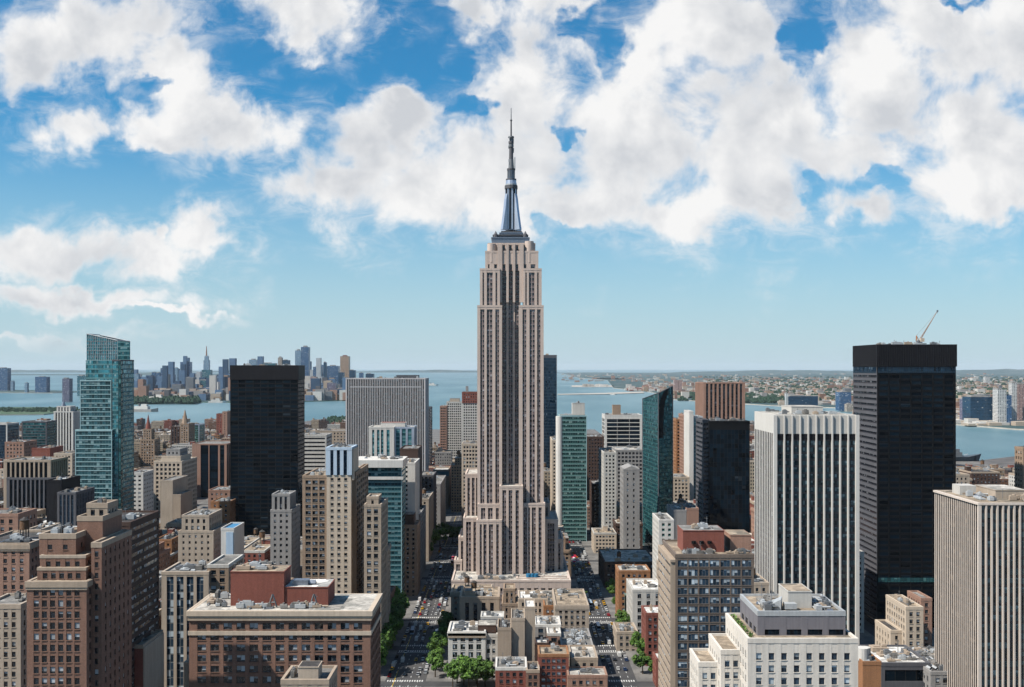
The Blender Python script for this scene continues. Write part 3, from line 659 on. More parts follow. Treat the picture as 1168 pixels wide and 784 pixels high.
for i, px in enumerate((311, 358)):
    q = MB(); cx = X(px, 385); q.bar((cx-1.6, 385, zr), (cx, 385, zr+5), .2); q.bar((cx+1.6, 385, zr), (cx, 385, zr+5), .2); q.bar((cx-1, 385, zr+2), (cx+1, 385, zr+2), .15); b.add('tripod_mast', q, M['metal'])
b.done()
# roof at the bottom edge with a beige stair house
b = T('stone_building', 'low tan stone building whose beige stair house pokes up before the brown loft', 'building', 'low tan building with stair house', 322, 374, 778, 342, 16, 'tanstone', 'win', 'P', bw=3.2, fh=3.6, ww=1.4, wh=1.9, roof=M['roof_grey'])
b.bulk(X(340, 344), X(363, 344), 344, 351, Z(778, 342), Z(762, 344), M['beige'], M['roof_dark'], 'stair_house'); b.clutter(X(326, 344), X(340, 344), 344, 355, Z(778, 342), 3); b.done()
b = T('brick_building', 'dark red brick building with cream side wall and gravel roof below the glass-striped loft', 'building', 'dark red cream-sided building', 132, 163, 738, 450, 26, 'redbrown', None, 'N', roof=M['roof_tan'], rimmat=M['tanstone'])
q = MB(); x1 = X(163, 450); q.box(x1+.01, x1+.5, 450.2, 475.8, 2, Z(739, 450)); b.add('side_wall', q, M['beige'], label='cream rendered side wall'); b.clutter(X(136, 452), X(160, 452), 453, 474, Z(738, 450), 5); b.done()
b = T('loft_building', 'tan stone loft with tall dark blue glass strips between slim piers', 'building', 'glass-striped tan loft', 186, 237, 654, 520, 26, 'beige', 'bluewin', 'S', bw=5.1, ww=3.4, fh=3.8, rec=.6, top=1.6, nu=2, roof=M['roof_grey'], vis=735)
V(b, 237.3, 260, 646, 522, 28, 'tanbrick', 'win2', 'P', bw=4.2, fh=3.8, ww=2.6, wh=2.2, rec=.4, roof=M['roof_grey'], rimmat=M['offwhite'])
b.clutter(X(190, 520), X(234, 520), 523, 543, Z(654, 520), 6); b.done()
b = T('fire_stair_tower', 'plain white and pale blue windowless slab beside the beige chapel-topped block', 'building', 'white windowless slab', 252, 267, 604, 640, 24, 'white', None, 'N', roof=wall('blue roof', (.10, .25, .42), .6), vis=646)
q = MB(); q.box(X(258, 640), X(266, 640), 639.6, 639.98, 2, Z(607, 640)); b.add('blue_panel', q, M['lightblue'], label='pale blue wall panel'); b.done()
b = T('stone_building', 'beige masonry block with stepped chapel-like top and small paired windows', 'building', 'beige stepped masonry block', 204, 243, 607, 760, 36, 'beige', 'win', 'P', bw=4.6, fh=4.2, ww=1.5, wh=1.9, rec=.4, roof=M['roof_grey'], vis=655)
V(b, 208, 238, 589, 763, 34, 'beige', 'win', 'P', z0=Z(607, 760), bw=4.4, fh=6, ww=1.8, wh=3, rec=.4, roof=M['roof_grey']); b.clutter(X(210, 763), X(236, 763), 766, 790, Z(589, 763), 7); b.done()
b = T('grid_facade_building', 'cream office block with square window grid and small crown storey on top', 'building', 'cream grid-fronted block', 176, 207, 527, 1250, 60, 'cream', 'darkstrip', 'P', bw=5.3, fh=5.2, ww=2.9, wh=3.3, rec=.6, roof=M['roof_light'], vis=590)
V(b, 190, 205, 513, 1262, 30, 'grey', 'win', 'P', z0=Z(527, 1250), bw=5, fh=6, ww=1.8, wh=2.5, roof=M['roof_grey']); V(b, 184, 206, 521, 1256, 40, 'cream', None, 'N', z0=Z(527, 1250), roof=M['roof_grey']); b.done()
b = T('slab_building', 'blank beige windowless slab standing before the cream grid-fronted block', 'building', 'blank beige slab', 183, 197, 549, 1080, 50, 'beige', None, 'N', roof=M['roof_grey'], vis=592)
V(b, 197.2, 206, 565, 1080, 40, 'tanstone', None, 'N', roof=M['roof_grey']); b.done()
b = T('office_tower', 'dark plum tower with black glass centre and brown corner piers', 'tower', 'black-centred plum tower', 220, 258, 507, 1450, 60, 'pinkbrick', 'dark', 'S', spans=[(X(229, 1450), X(238, 1450)), (X(239, 1450), X(249, 1450)), (X(251, 1450), X(256, 1450))], fh=4, rec=.8, faces='SE', bw=9, ww=7, roof=M['roof_grey'], vis=577)
b.done()
b = T('church_tower', 'slender brown stone tower rising to a stepped pinnacle near the river', 'tower', 'brown pinnacled tower', 160, 176, 502, 1900, 30, 'tanbrick', 'win', 'P', bw=5, fh=5, ww=2.4, wh=2.8, roof=M['roof_tan'], vis=533)
V(b, 163.5, 172.5, 490, 1905, 16, 'tanbrick', 'win', 'P', z0=Z(502, 1900), bw=4, fh=5, ww=1.8, wh=2.6); d = 1908
b.add('spire', (lambda q: (q.cyl(X(168, d), d+5, Z(490, d), Z(473, d), 5.2, .3, 8, cap=False), q)[1])(MB()), M['redbrown']); b.done()

# left: teal stepped glass tower
TSP = wall('pale teal spandrel', (.40, .56, .58), .35, .1)
b = Building('glass_tower', 'teal glass tower with stepped banded front and slanted open glass crown', 'tower', 'teal stepped glass tower', vis=600)
V(b, 98, 134, 411, 900, 36, TSP, 'teal', 'C', bw=1.5, fh=3.9, rec=.12, top=.3, m=.1, cap=.08, ph=0, roof=M['roof_grey'], cw=1.5)
V(b, 128, 137.2, 411, 893, 32, 'darkgrey', 'teal', 'C', bw=1.5, fh=3.9, rec=.12, top=.3, m=.1, ph=.5, roof=M['roof_grey'], cw=1.5)
V(b, 135.2, 137.9, 411.6, 889, 4.5, 'black', 'tealdeep', 'C', bw=1.5, fh=3.9, rec=.1, top=.2, m=.1, ph=0, faces='SE', cw=1.5)
V(b, 92, 126.5, 434, 895, 20, TSP, 'tealwin', 'B', bw=2.4, fh=3.75, wh=3.15, rec=.4, top=.6, m=.2, ph=.3, roof=M['roof_grey'])
V(b, 86.5, 127.4, 491, 890, 22, TSP, 'tealwin', 'B', bw=2.4, fh=3.75, wh=3.15, rec=.4, top=.6, m=.2, ph=.6, roof=M['roof_grey'])
x0, x1 = X(98.5, 900), X(133.5, 900); zb = Z(411, 900); zl, zq = Z(381, 900), Z(388.5, 900)
def crown(q, ya, yb2):
        q.poly([(x0, ya, zb), (x1, ya, zb), (x1, ya, zq), (x0, ya, zl)]); q.poly([(x0, yb2, zl), (x1, yb2, zq), (x1, yb2, zb), (x0, yb2, zb)])
        n = len(q.uv)
        for i, p_ in enumerate(q.V[-8:]): q.uv[n-8+i] = ((p_[0]-x0)/1.5, (p_[2]-zb)/3.9)
for ya, yb2 in ((901, 901.35), (930, 930.35)): b.add('crown_screen', (lambda q: (crown(q, ya, yb2), q)[1])(MB()), W['teal'])
def frame(q):
    n = 14
    for i in range(n+1):
        x = x0+(x1-x0)*i/n; zt = zl+(zq-zl)*i/n
        q.box(x-.12, x+.12, 900.7, 901, zb, zt); q.box(x-.12, x+.12, 930.4, 930.7, zb, zt)
    for j in range(1, 8):
        z = zb+j*2.7; xe = x1 if z < zq else x0+(zl-z)/(zl-zq)*(x1-x0)
        q.box(x0, xe, 900.75, 901, z-.1, z+.1)
    q.bar((x0, 901, zl), (x1, 901, zq), .3); q.bar((x0, 930, zl), (x1, 930, zq), .3); q.bar((x0, 901, zl), (x0, 930, zl), .3); q.bar((x1, 901, zq), (x1, 930, zq), .3)
b.add('crown_frame', (lambda q: (frame(q), q)[1])(MB()), M['lightmetal']); b.done()

# K black slab tower
b = T('slab_tower', 'black glass slab tower with plain dark top band standing left of centre', 'tower', 'black slab tower', 263, 340, 417.5, 1000, 30, 'black', 'dark', 'B', bw=7, fh=3.95, wh=2.7, rec=.25, top=13, m=.3, ph=.5, roof=M['roof_dark'], vis=610, fin=0)
q = MB(); xa, xb = X(263, 1000), X(340, 1000); zt = Z(417.5, 1000)
q.box(xa-.5, xb+.5, 999.4, 999.75, zt-13, zt+.6); q.box(xb+.27, xb+.6, 999.8, 1030, zt-13, zt+.6); b.add('top_band', q, M['blackpanel'])
b.clutter(xa+4, xb-4, 1002, 1028, zt, 8); b.done()

# L cream residential tower
b = T('apartment_tower', 'cream apartment tower crowned by pale blue stripes and rooftop plant', 'tower', 'blue-crowned cream tower', 373.3, 400, 542, 640, 60, 'cream', 'win', 'P', bw=4.3, fh=3.78, ww=1.9, wh=1.65, rec=.35, top=.8, m=.9, faces='S', ph=0, vis=690)
V(b, 373.3, 400, 512, 640, 22, wall('pale stripe', (.56, .66, .76), .6, .1), 'navy', 'S', z0=Z(542, 640)+.01, spans=[(X(377, 640), X(380.6, 640)), (X(384.4, 640), X(388, 640)), (X(392, 640), X(396, 640))], fh=3.8, rec=.8, top=.4, faces='S', roof=M['roof_grey'])
q = MB(); q.box(X(400, 640)+.82, X(400, 640)+1.6, 640, 662, Z(548, 640), Z(512.3, 640)); b.add('crown_side', q, M['cream'])
V(b, 346, 373, 544, 643, 46, 'tanbrick', 'win2', 'P', bw=4.6, fh=3.78, ww=3.2, wh=2.2, rec=.5, top=1.5, roof=M['roof_tan'], nu=2, faces='SW')
b.vol(X(400, 640)+.01, X(400, 640)+2, 646, 700, Z(541, 640), M['tanbrick'], W['win2'], 'P', bw=9, fh=3.78, ww=6.4, wh=2.3, rec=.5, top=1.2, roof=M['roof_tan'], faces='E', nu=3)
b.clutter(X(375, 642), X(398, 642), 643, 660, Z(512, 640), 9); b.clutter(X(348, 645), X(372, 645), 646, 686, Z(544, 643), 8, 1); b.done()
b = T('stone_tower', 'grey stone tower with notched crown in front of the black slab tower', 'building', 'notched grey stone tower', 309, 332, 583, 720, 30, 'grey', 'win', 'P', bw=4.4, fh=4, ww=1.6, wh=1.9, rec=.3, roof=M['roof_grey'], vis=650)
V(b, 311, 330, 565, 723, 20, 'grey', 'darkstrip', 'S', z0=Z(583, 720), bw=3.5, ww=1.6, fh=4, rec=.5, roof=M['roof_grey']); b.clutter(X(312, 724), X(329, 724), 725, 741, Z(565, 723), 3); b.done()

# M, N glass and white cluster
b = T('glass_office_building', 'teal glass office building with white roof slab and white balcony line', 'building', 'white-lidded teal office', 404, 458, 533, 800, 30, TSP, 'tealglass', 'C', bw=2.2, fh=3.7, rec=.2, top=.5, m=.3, cap=.12, ph=0, vis=650, cw=2.6)
q = MB(); xa, xb = X(403, 799), X(460, 799); zt = Z(533, 800); q.box(xa, xb, 796, 832, zt+.02, zt+5.6); b.add('roof_slab', q, M['white'])
q = MB(); zt2 = Z(545.5, 800); q.box(xa, xb, 798, 799.7, zt2-1, zt2+1.2); b.add('balcony', q, M['white'])
b.clutter(X(408, 800), X(455, 800), 800, 830, zt+5.6, 10); b.done()
b = T('white_slab_building', 'narrow white slab with a single column of small windows', 'building', 'narrow white slab', 460.5, 473, 529, 840, 40, 'white', 'win', 'P', spans=[(X(462.6, 840), X(465, 840))], fh=3.7, wh=1.8, rec=.4, faces='SE', ww=1.6, bw=6, roof=M['roof_light'], vis=590)
b.clutter(X(462, 840), X(472, 840), 843, 870, Z(529, 840), 3); b.done()
b = T('office_building', 'white and blue-striped mid-rise with brown penthouse before the pinstriped slab', 'building', 'white blue-striped mid-rise', 421, 449, 488, 1010, 30, 'white', 'teal', 'S', spans=[(X(424.5, 1010), X(427, 1010)), (X(430, 1010), X(433, 1010)), (X(434.5, 1010), X(437.5, 1010)), (X(441, 1010), X(444.5, 1010))], fh=3.8, rec=.5, top=2, roof=M['roof_light'], vis=524)
V(b, 449.2, 472, 488, 1012, 30, 'steel', 'teal', 'S', bw=5, ww=3.8, fh=3.8, rec=.4, roof=M['roof_light'])
b.bulk(X(434, 1018), X(462, 1018), 1018, 1034, Z(488, 1012), Z(483, 1012), M['white'], M['redbrown'], 'penthouse'); b.done()
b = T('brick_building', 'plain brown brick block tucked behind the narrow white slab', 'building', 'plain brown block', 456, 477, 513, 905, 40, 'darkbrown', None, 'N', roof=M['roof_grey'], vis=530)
b.clutter(X(458, 905), X(474, 905), 908, 940, Z(513, 905), 3); b.done()
# O pinstriped slab
b = T('pinstriped_tower', 'broad grey slab tower with fine white vertical pinstripes', 'tower', 'pinstriped grey slab', 395, 484.5, 432, 1250, 52, wall('pale pier', (.66, .63, .62), .7, .12), 'finglass', 'S', bw=2.05, ww=1.35, fh=4, rec=.7, top=.8, m=.5, ph=.4, roof=M['roof_grey'], vis=560)
q = MB(); xa, xb = X(395, 1250), X(484.5, 1250); zt = Z(432, 1250); q.box(xa+4, xb-4, 1249.35, 1249.6, zt-10.5, zt-9.3); b.add('louvre_band', q, M['lightmetal'])
b.bulk(X(452, 1262), X(476, 1262), 1262, 1290, zt, Z(428.5, 1262), M['darkgrey'], M['roof_dark']); b.clutter(xa+5, xb-5, 1253, 1260, zt, 8); b.done()
b = T('office_tower', 'thin dark tower edge peeking out beside the pinstriped slab', 'tower', 'thin dark tower edge', 481, 490.5, 465.5, 1420, 36, 'darkgrey', 'dark', 'B', bw=2, fh=4, wh=2.4, roof=M['roof_dark'], vis=520); b.done()
for nm, lb, ph, a, c, t, wm, gm, st, D_, vis in (
  ('apartment_tower', 'slim white-gridded apartment tower furthest left in the cluster beyond the avenue', 'slim gridded riverside tower', 502, 509, 464, 'pinkbrick', 'darkstrip', 'P', 1700, 512),
  ('apartment_tower', 'pale grey apartment tower with fine window grid in the riverside cluster', 'pale gridded riverside tower', 509.5, 527, 459, 'offwhite', 'darkstrip', 'P', 1750, 512),
  ('apartment_tower', 'grey tower with brown brick head and rooftop stack beside the spired skyscraper', 'brown-headed grey tower', 527.5, 545, 450, 'offwhite', 'darkstrip', 'P', 1600, 520),
  ('apartment_tower', 'tan tower with white stepped shoulders just left of the spired skyscraper', 'white-shouldered tan tower', 527, 546, 507, 'cream', 'win2', 'P', 1150, 545)):
    b = T(nm, lb, 'tower', ph, a, c, t, D_, 34, wm, gm, st, bw=3.4, fh=4.1, ww=2.2, wh=2.4, rec=.4, roof=M['roof_grey'], vis=vis)
    if t == 450:
        V(b, 527.2, 545.2, 448, D_-.6, 34, 'redbrown', 'win', 'P', z0=Z(460, D_), bw=3.5, fh=4.1, ww=1.6, wh=2, roof=M['roof_dark']); b.bulk(X(531, D_), X(534, D_), D_+5, D_+10, Z(448, D_), Z(441, D_), M['grey'])
    if t == 459: b.bulk(X(513, D_), X(524, D_), D_+3, D_+20, Z(459, D_), Z(455, D_), M['beige'])
    b.clutter(X(a+1, D_), X(c-1, D_), D_+2, D_+30, Z(t, D_), 4); b.done()
b = T('office_building', 'low block with deep blue top storey seen down the left avenue', 'building', 'blue-topped low block', 494, 511, 537, 1330, 40, 'tanbrick', 'bluewin', 'S', bw=5, ww=3, fh=4.2, roof=M['roof_light'], vis=560)
q = MB(); q.box(X(493, 1328), X(512, 1328), 1328.9, 1329.2, Z(543, 1330), Z(537.5, 1330)); b.add('blue_fascia', q, M['lightblue'].copy() and wall('deep teal fascia', (.02, .12, .17), .5)); b.done()

# left side of the left avenue, receding row
for nm, lb, ph, a, c, t, d_, D_, wm, gm, st, kw in (
  ('stone_building', 'tan stone apartment house with arched upper windows and ornate roofline by the avenue', 'ornate tan apartment house', 416, 434, 577, 625, 34, 'tanstone', 'win2', 'P', dict(bw=4.4, fh=4.4, ww=2.5, wh=2.6)),
  ('stone_building', 'lower tan stone house with light cornice at the foot of the ornate tan one', 'lower cornice-topped house', 422, 439.5, 629, 648, 24, 'tanstone', 'win2', 'P', dict(bw=5, fh=4.4, ww=2.6, wh=2.6, cor=.5)),
  ('office_building', 'grey concrete office with deep window bands before the avenue trees', 'grey banded avenue office', 419, 430.5, 683, 655, 40, 'grey', 'win', 'P', dict(bw=4.2, fh=3.9, ww=3, wh=2)),
  ('brick_building', 'narrow tan brick tower with two window columns and dark roof box', 'narrow tan corner tower', 461, 475.5, 600, 822, 26, 'tanbrick', 'win', 'P', dict(bw=4.1, fh=3.8, ww=1.8, wh=2.2)),
  ('stone_building', 'long grey stone building with dark side windows along the shaded avenue', 'long grey avenue block', 463, 478.5, 588, 872, 60, 'grey', 'win', 'P', dict(bw=5, fh=4, ww=2.4, wh=2.4)),
  ('stone_building', 'tall tan end-wall building with plain pale flank further down the avenue', 'pale-flanked avenue building', 474, 488.5, 570, 968, 60, 'beige', 'win', 'P', dict(bw=6, fh=4.2, ww=1.8, wh=2.2)),
  ('stone_building', 'grey curved-corner building at the far end of the shaded avenue', 'grey curved-corner building', 484, 502, 553, 1120, 90, 'grey', 'win', 'P', dict(bw=6, fh=4.2, ww=2.4, wh=2.4)),
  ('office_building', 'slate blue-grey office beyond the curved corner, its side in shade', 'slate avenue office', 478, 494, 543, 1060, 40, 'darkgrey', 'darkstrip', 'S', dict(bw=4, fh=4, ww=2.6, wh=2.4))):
    b = T(nm, lb, 'building', ph, a, c, t, d_, D_, wm, gm, st, rec=.4, roof=M['roof_grey'], vis=690, **kw)
    if t == 577: V(b, 419, 431, 568, 630, 14, 'tanstone', 'win', 'P', z0=Z(577, 625), bw=4, fh=4, ww=1.4, wh=2.2, roof=M['roof_light'])
    if t == 600: b.bulk(X(462, 824), X(472, 824), 824, 840, Z(600, 822), Z(588, 822), M['darkbrown'])
    b.clutter(X(a+1, d_), X(c-1, d_), d_+2, d_+D_-2, Z(t, d_), 6, 1 if t in (588, 570) else 0); b.done()

# centre low buildings between the avenues
def low(name, label, phrase, a, c, t, d_, D_, wm, gm='win2', st='P', roof='roof_grey', vis=784, n=5, tank=0, **kw):
    kw.setdefault('bw', 3.6); kw.setdefault('fh', 3.9); kw.setdefault('ww', 1.9); kw.setdefault('wh', 2.2)
    b = T(name, label, 'building', phrase, a, c, t, d_, D_, wm, gm if st != 'N' else None, st, roof=M[roof], vis=vis, **kw)
    x0, x1 = X(a, d_), X(c, d_)
    if x1-x0 > 6 and n: b.clutter(x0+1, x1-1, d_+1.5, d_+D_-1.5, Z(t, d_), int(n*(1.8 if d_ < 760 else 1)), tank)
    return b
b = low('corner_building', 'white painted five-storey corner building with dark window panes and brown attic band', 'white corner building', 512, 553, 722, 602, 24, 'white', roof='roof_white', fh=4.9, bw=4.9, ww=2.7, wh=3.1, nu=2, cor=.4, n=4)
x0, x1 = X(512, 602), X(553, 602); q = MB(); q.box(x0-.6, x1+.6, 601.1, 601.5, Z(722, 602)-2.7, Z(722, 602)-.1)
b.add('attic_band', q, M['tanstone']); b.bulk(X(545, 606), X(566, 606), 606, 618, Z(724, 602), Z(716, 602), M['darkbrown'], M['roof_light']); b.done()
low('corner_building', 'white rear wing with round-headed ground windows beside the white corner building', 'white rear wing', 553.3, 567, 725, 603, 22, 'offwhite', roof='roof_dark', fh=4.9, bw=3.8, ww=1.8, wh=2.6, n=2).done()
low('blank_wall_building', 'tan building with a tall blank party wall, lowest of three steps', 'lowest blank tan wall', 567.5, 583, 718, 592, 22, 'tanstone', st='N', roof='roof_dark', n=3).done()
b = low('blank_wall_building', 'taller tan blank party wall with dark shaft openings above it', 'middle blank tan wall', 583.2, 598.5, 707, 594, 24, 'beige', st='N', roof='roof_grey', n=3); b.done()
low('blank_wall_building', 'highest tan blank slab next to the white-roofed houses', 'highest blank tan wall', 598.7, 610.5, 694, 596, 20, 'beige', st='N', roof='roof_white', n=1).done()
b = low('stepped_tower', 'brown stepped gothic shaft rising behind the blank tan walls', 'brown gothic shaft', 573, 590, 690, 664, 26, 'tanbrick', 'win', roof='roof_tan', fh=4, bw=4, ww=1.3, wh=2.4)
V(b, 575, 587, 673, 668, 16, 'tanbrick', 'win', 'P', z0=Z(690, 664), bw=3.5, fh=4.5, ww=1.2, wh=2.6, roof=M['roof_tan']); b.done()
b = low('arched_building', 'weathered tan building with tall arched recesses facing a light court', 'arched tan building', 526, 568, 682, 680, 30, 'tanstone', 'darkstrip', 'S', roof='roof_tan', bw=5.6, ww=2.4, fh=4.4, rec=1.0, top=3, n=7, tank=1)
b.bulk(X(530, 684), X(538, 684), 684, 692, Z(682, 680), Z(676, 680), M['tanstone']); b.done()
low('shop_building', 'low white-roofed house with tiny penthouse in the light court', 'tiny white-roofed house', 549, 574, 705, 640, 14, 'offwhite', roof='roof_white', n=2, bw=3, ww=1.6).done()
low('stone_building', 'old cream stone building with domed rooftop drum at the avenue edge', 'drum-roofed cream building', 515, 560, 677, 716, 26, 'beige', roof='roof_tan', n=8, tank=1, cor=.5).done()
low('office_building', 'low cream building with column row and cluttered roof before the podium', 'column-fronted low building', 592, 640, 684, 716, 26, 'cream', 'win', roof='roof_white', n=9, bw=3, ww=1.6, wh=2.6, fh=4.5).done()
low('warehouse', 'flat terracotta-tan roofed warehouse by the right avenue', 'flat tan-roofed warehouse', 634, 671, 692, 672, 50, 'beige', 'win', roof='roof_tan', n=3, cor=.2).done()
low('shop_building', 'orange brick house with planted roof beside the tan-roofed warehouse', 'orange planted-roof house', 621, 634, 692, 700, 30, 'orange', roof='roof_tan', n=5).done()
low('loft_building', 'pale grey house with white parapet and wide dark upper windows', 'white-parapet grey house', 611, 639, 714, 640, 22, 'grey', 'bluewin', roof='roof_white', n=8, bw=4.4, ww=3, wh=2.6, rimmat=M['white']).done()
low('loft_building', 'brick walk-up with white stone frame around big brown windows', 'white-framed brick walk-up', 625, 639, 724, 626, 14, 'pinkbrick', 'win2', roof='roof_white', n=2, bw=4.5, ww=3.4, wh=2.6, rimmat=M['white']).done()
low('shop_building', 'low grey building with rubble-strewn roof beside the right avenue kerb', 'rubble-roofed grey building', 641, 676, 738, 606, 40, 'grey', roof='roof_grey', n=12).done()
low('shop_building', 'flat slate-blue roofed shop with pale skylight near the bottom crossing', 'slate-blue roofed shop', 652, 681, 752, 574, 26, 'tanstone', roof='roof_light', n=3).done()
low('brick_building', 'maroon brick terrace topped by an orange flat roof and a glass-fronted attic', 'orange-roofed maroon terrace', 615, 648, 748, 566, 18, 'redbrown', 'bluewin', roof='roof_tan', rimmat=M['orange'], n=2, bw=2.6, ww=2, wh=1.9, fh=3.6).done()
low('brick_building', 'dark maroon brick house with white-edged terraces at the photo bottom', 'maroon terraced house', 566, 600, 763, 560, 20, 'redbrown', 'win', roof='roof_grey', rimmat=M['white'], n=5).done()
low('brick_building', 'small white-roofed brown house between the maroon terrace and blank wall', 'small white-roofed brown house', 611, 625, 735, 588, 12, 'darkbrown', 'win', roof='roof_white', n=1).done()
low('brick_building', 'brown brick house with deck terrace between the two maroon ones', 'deck-terraced brown house', 601, 614.5, 766, 556, 16, 'brown', 'win', roof='roof_dark', rimmat=M['tanstone'], n=3).done()
low('shop_building', 'one-storey cream-roofed corner shop at the bottom end of the right avenue', 'cream-roofed corner shop', 648.5, 692, 772, 556, 16, 'pinkbrick', 'win', roof='roof_light', n=3).done()

# right of centre
low('office_tower', 'slim navy glass tower half hidden behind the spired skyscraper', 'slim navy tower', 612, 635, 405.5, 1300, 40, 'darkgrey', 'navy', 'C', bw=1.6, fh=4, rec=.15, m=.3, ph=.5, roof='roof_grey', vis=510, top=3, n=4, cw=1.6).done()
b = low('glass_tower', 'pale green glass tower with white rounded edge and rooftop cage', 'pale green glass tower', 638.5, 669, 474.5, 1080, 34, TSP, 'green', 'C', bw=2, fh=4, rec=.2, m=.4, cap=.22, ph=.6, vis=600, n=4, top=1, cw=1.8)
b.bulk(X(653, 1090), X(667, 1090), 1090, 1106, Z(474, 1080), Z(461, 1080), M['offwhite'], None, 'rooftop_cage'); b.clutter(X(655, 1090), X(665, 1090), 1091, 1104, Z(461, 1080), 3)
q = MB(); q.cyl(X(638.5, 1080), 1083, 2, Z(475, 1080), 4.0, n=16, cap=True); b.add('rounded_corner', q, M['white'], smooth=True); b.done()
low('apartment_tower', 'cream flank with many tiny windows squeezed behind the pale green glass tower', 'cream flank building', 630, 638, 503, 1180, 60, 'cream', 'win', vis=590, fh=4, bw=3.5).done()
low('office_tower', 'dark maroon brick tower beside the pale green glass tower', 'dark maroon tower', 670, 688.5, 499, 1230, 50, 'darkbrown', 'darkstrip', 'P', vis=570, fh=4, bw=3.6, rimmat=M['darkbrown']).done()
b = low('office_tower', 'white-framed dark grid office block with small tan stack', 'white-framed grid block', 690, 732, 474, 1600, 50, 'white', 'dark', 'B', fh=6, wh=4.9, bw=17, fin=.3, vis=500, top=5, m=3)
b.bulk(X(699, 1610), X(708, 1610), 1610, 1622, Z(474, 1600), Z(462.5, 1600), M['tanbrick'], None, 'stack'); b.done()
low('office_building', 'grey office with pale top storey behind the windowed concrete slab', 'pale-topped grey office', 703, 734, 514, 1180, 50, 'grey', 'darkstrip', 'P', fh=4.4, bw=4.2, ww=2.8, wh=2.6, vis=565, roof='roof_light').done()
low('apartment_tower', 'white finely gridded flank tower between maroon tower and grey office', 'white gridded flank', 689, 702.5, 517, 1060, 60, 'offwhite', 'win', 'P', fh=3.8, bw=3.2, ww=1.9, wh=2, vis=590).done()
b = low('slab_building', 'narrow grey concrete slab with two columns of small windows and gabled head', 'narrow grey concrete slab', 711.5, 729, 536, 960, 30, 'grey', 'win', 'P', spans=[(X(715, 960), X(716.8, 960)), (X(722, 960), X(723.8, 960))], fh=5.2, wh=2.4, vis=625, n=0, roof='roof_light')
q = MB(); x0, x1 = X(711.5, 960), X(729, 960); z = Z(535.6, 960); q.prism([(x0, 960), ((x0+x1)/2, 960), (x1, 960), (x1, 990), ((x0+x1)/2, 990), (x0, 990)], z, [z+.3, z+3, z+.3, z+.3, z+3, z+.3]); b.add('gable', q, M['grey']); b.done()
low('office_building', 'brown mid-rise with pale penthouse below the white gridded flank', 'brown pale-penthouse mid-rise', 676, 693, 553, 1120, 40, 'darkbrown', 'win', vis=600).done()

# teal curved tower
b = Building('glass_tower', 'deep teal glass tower with curved edge and slanted pointed top', 'tower', 'curved teal tower', vis=620)
pl = [(X(733, 1060), 1060), (X(751, 1000), 1000), (X(767, 1008), 1008), (X(768, 1045), 1045), (X(752, 1075), 1075)]
b.origin(*pl[1]); b.foot.append((X(735, 1030), X(768, 1030), 1000, 1075, Z(448, 1000)))
tops = [Z(455, 1060), Z(448.5, 1000), Z(440.5, 1008), Z(441, 1045), Z(452, 1075)]
q = MB(); q.prism(pl, 2, tops, 0, 1.6, 3.9); 
b.add('glass_wall', q, W['tealdeep'])
q = MB()
for i in (0, 1, 2): q.bar((*pl[i], 2), (*pl[i], tops[i]), .35)
for i in (0, 1): q.bar((*pl[i], tops[i]), (*pl[i+1], tops[i+1]), .35)
b.add('edge_trim', q, M['darkgrey']); 
q = MB()      # swept corner: a dark curved edge on the front
pts = [(751, 500), (751.3, 470), (753, 456), (756, 449), (760, 445), (766.5, 441.5), (766.5, 446), (761, 452), (758.5, 460), (757, 475), (756.6, 500)]
zq = [(X(a, 1003)-.0, Z(c, 1003)) for a, c in pts]
q.poly([(x, 1000-.5+(x-pl[1][0])*.6, z) for x, z in zq][::-1]); b.add('curved_facet', q, M['black']); b.done()
for nm, lb, ph, a, c, t, d_, wm, gm, st, vis in (
  ('apartment_tower', 'slender tan tower right beside the curved teal tower', 'slender tan tower', 771.5, 779.5, 479, 1250, 'orange', 'win', 'P', 530),
  ('apartment_tower', 'slender grey-brown tower beside the slender tan one', 'slender grey-brown tower', 780, 786, 474, 1220, 'pinkbrick', 'darkstrip', 'P', 530),
  ('apartment_tower', 'slim white end-wall tower with pale blue glass face', 'slim white end-wall tower', 786.2, 791, 470, 1150, 'white', None, 'N', 560),
  ('glass_tower', 'slim pale blue glass tower attached to the white end wall', 'slim pale blue glass tower', 791.2, 801, 476, 1155, 'lightmetal', 'teal', 'C', 560),
  ('office_building', 'cream low block with wide window grid below the slender towers', 'cream wide-windowed low block', 768, 786, 545, 1110, 'cream', 'win2', 'P', 565),
  ('apartment_building', 'white building with green-trimmed glass bays near the right avenue', 'white green-trimmed building', 752, 768, 594, 800, 'white', 'green', 'P', 620),
  ('office_building', 'plain grey cube-topped building behind the brown grid office', 'plain grey block', 768, 783, 583, 850, 'grey', None, 'N', 610),
  ('office_building', 'plain brown windowless block beside the plain grey one', 'plain brown windowless block', 783.2, 797, 581, 850, 'pinkbrick', None, 'N', 606)):
    b = low(nm, lb, ph, a, c, t, d_, 36, wm, gm, st, vis=vis, n=3, bw=3.8 if st == 'P' else 2, ww=2.2); b.done()
# BB and CC
low('striped_tower', 'pink-brown tower with bold dark vertical stripes behind the black glass block', 'brown-striped tower', 803, 848.5, 437, 1400, 60, 'pinkbrick', 'darkstrip', 'S', bw=5.6, ww=3.2, fh=4, rec=1.3, top=1, ph=.6, vis=475, n=3).done()
b = low('glass_block_tower', 'black glass block tower with dark blue sheen and grey ribbed side', 'black glass block', 809, 855, 481, 900, 38, 'black', 'dark', 'C', bw=1.8, fh=4, rec=.12, top=7, m=.3, ph=.5, roof='roof_dark', vis=600, n=8, cw=3.2, cap=.15)
V(b, 802, 808.8, 480, 905, 34, 'darkgrey', 'darkstrip', 'B', bw=2, fh=4, wh=2.3, roof=M['roof_dark'], faces='SW'); b.done()

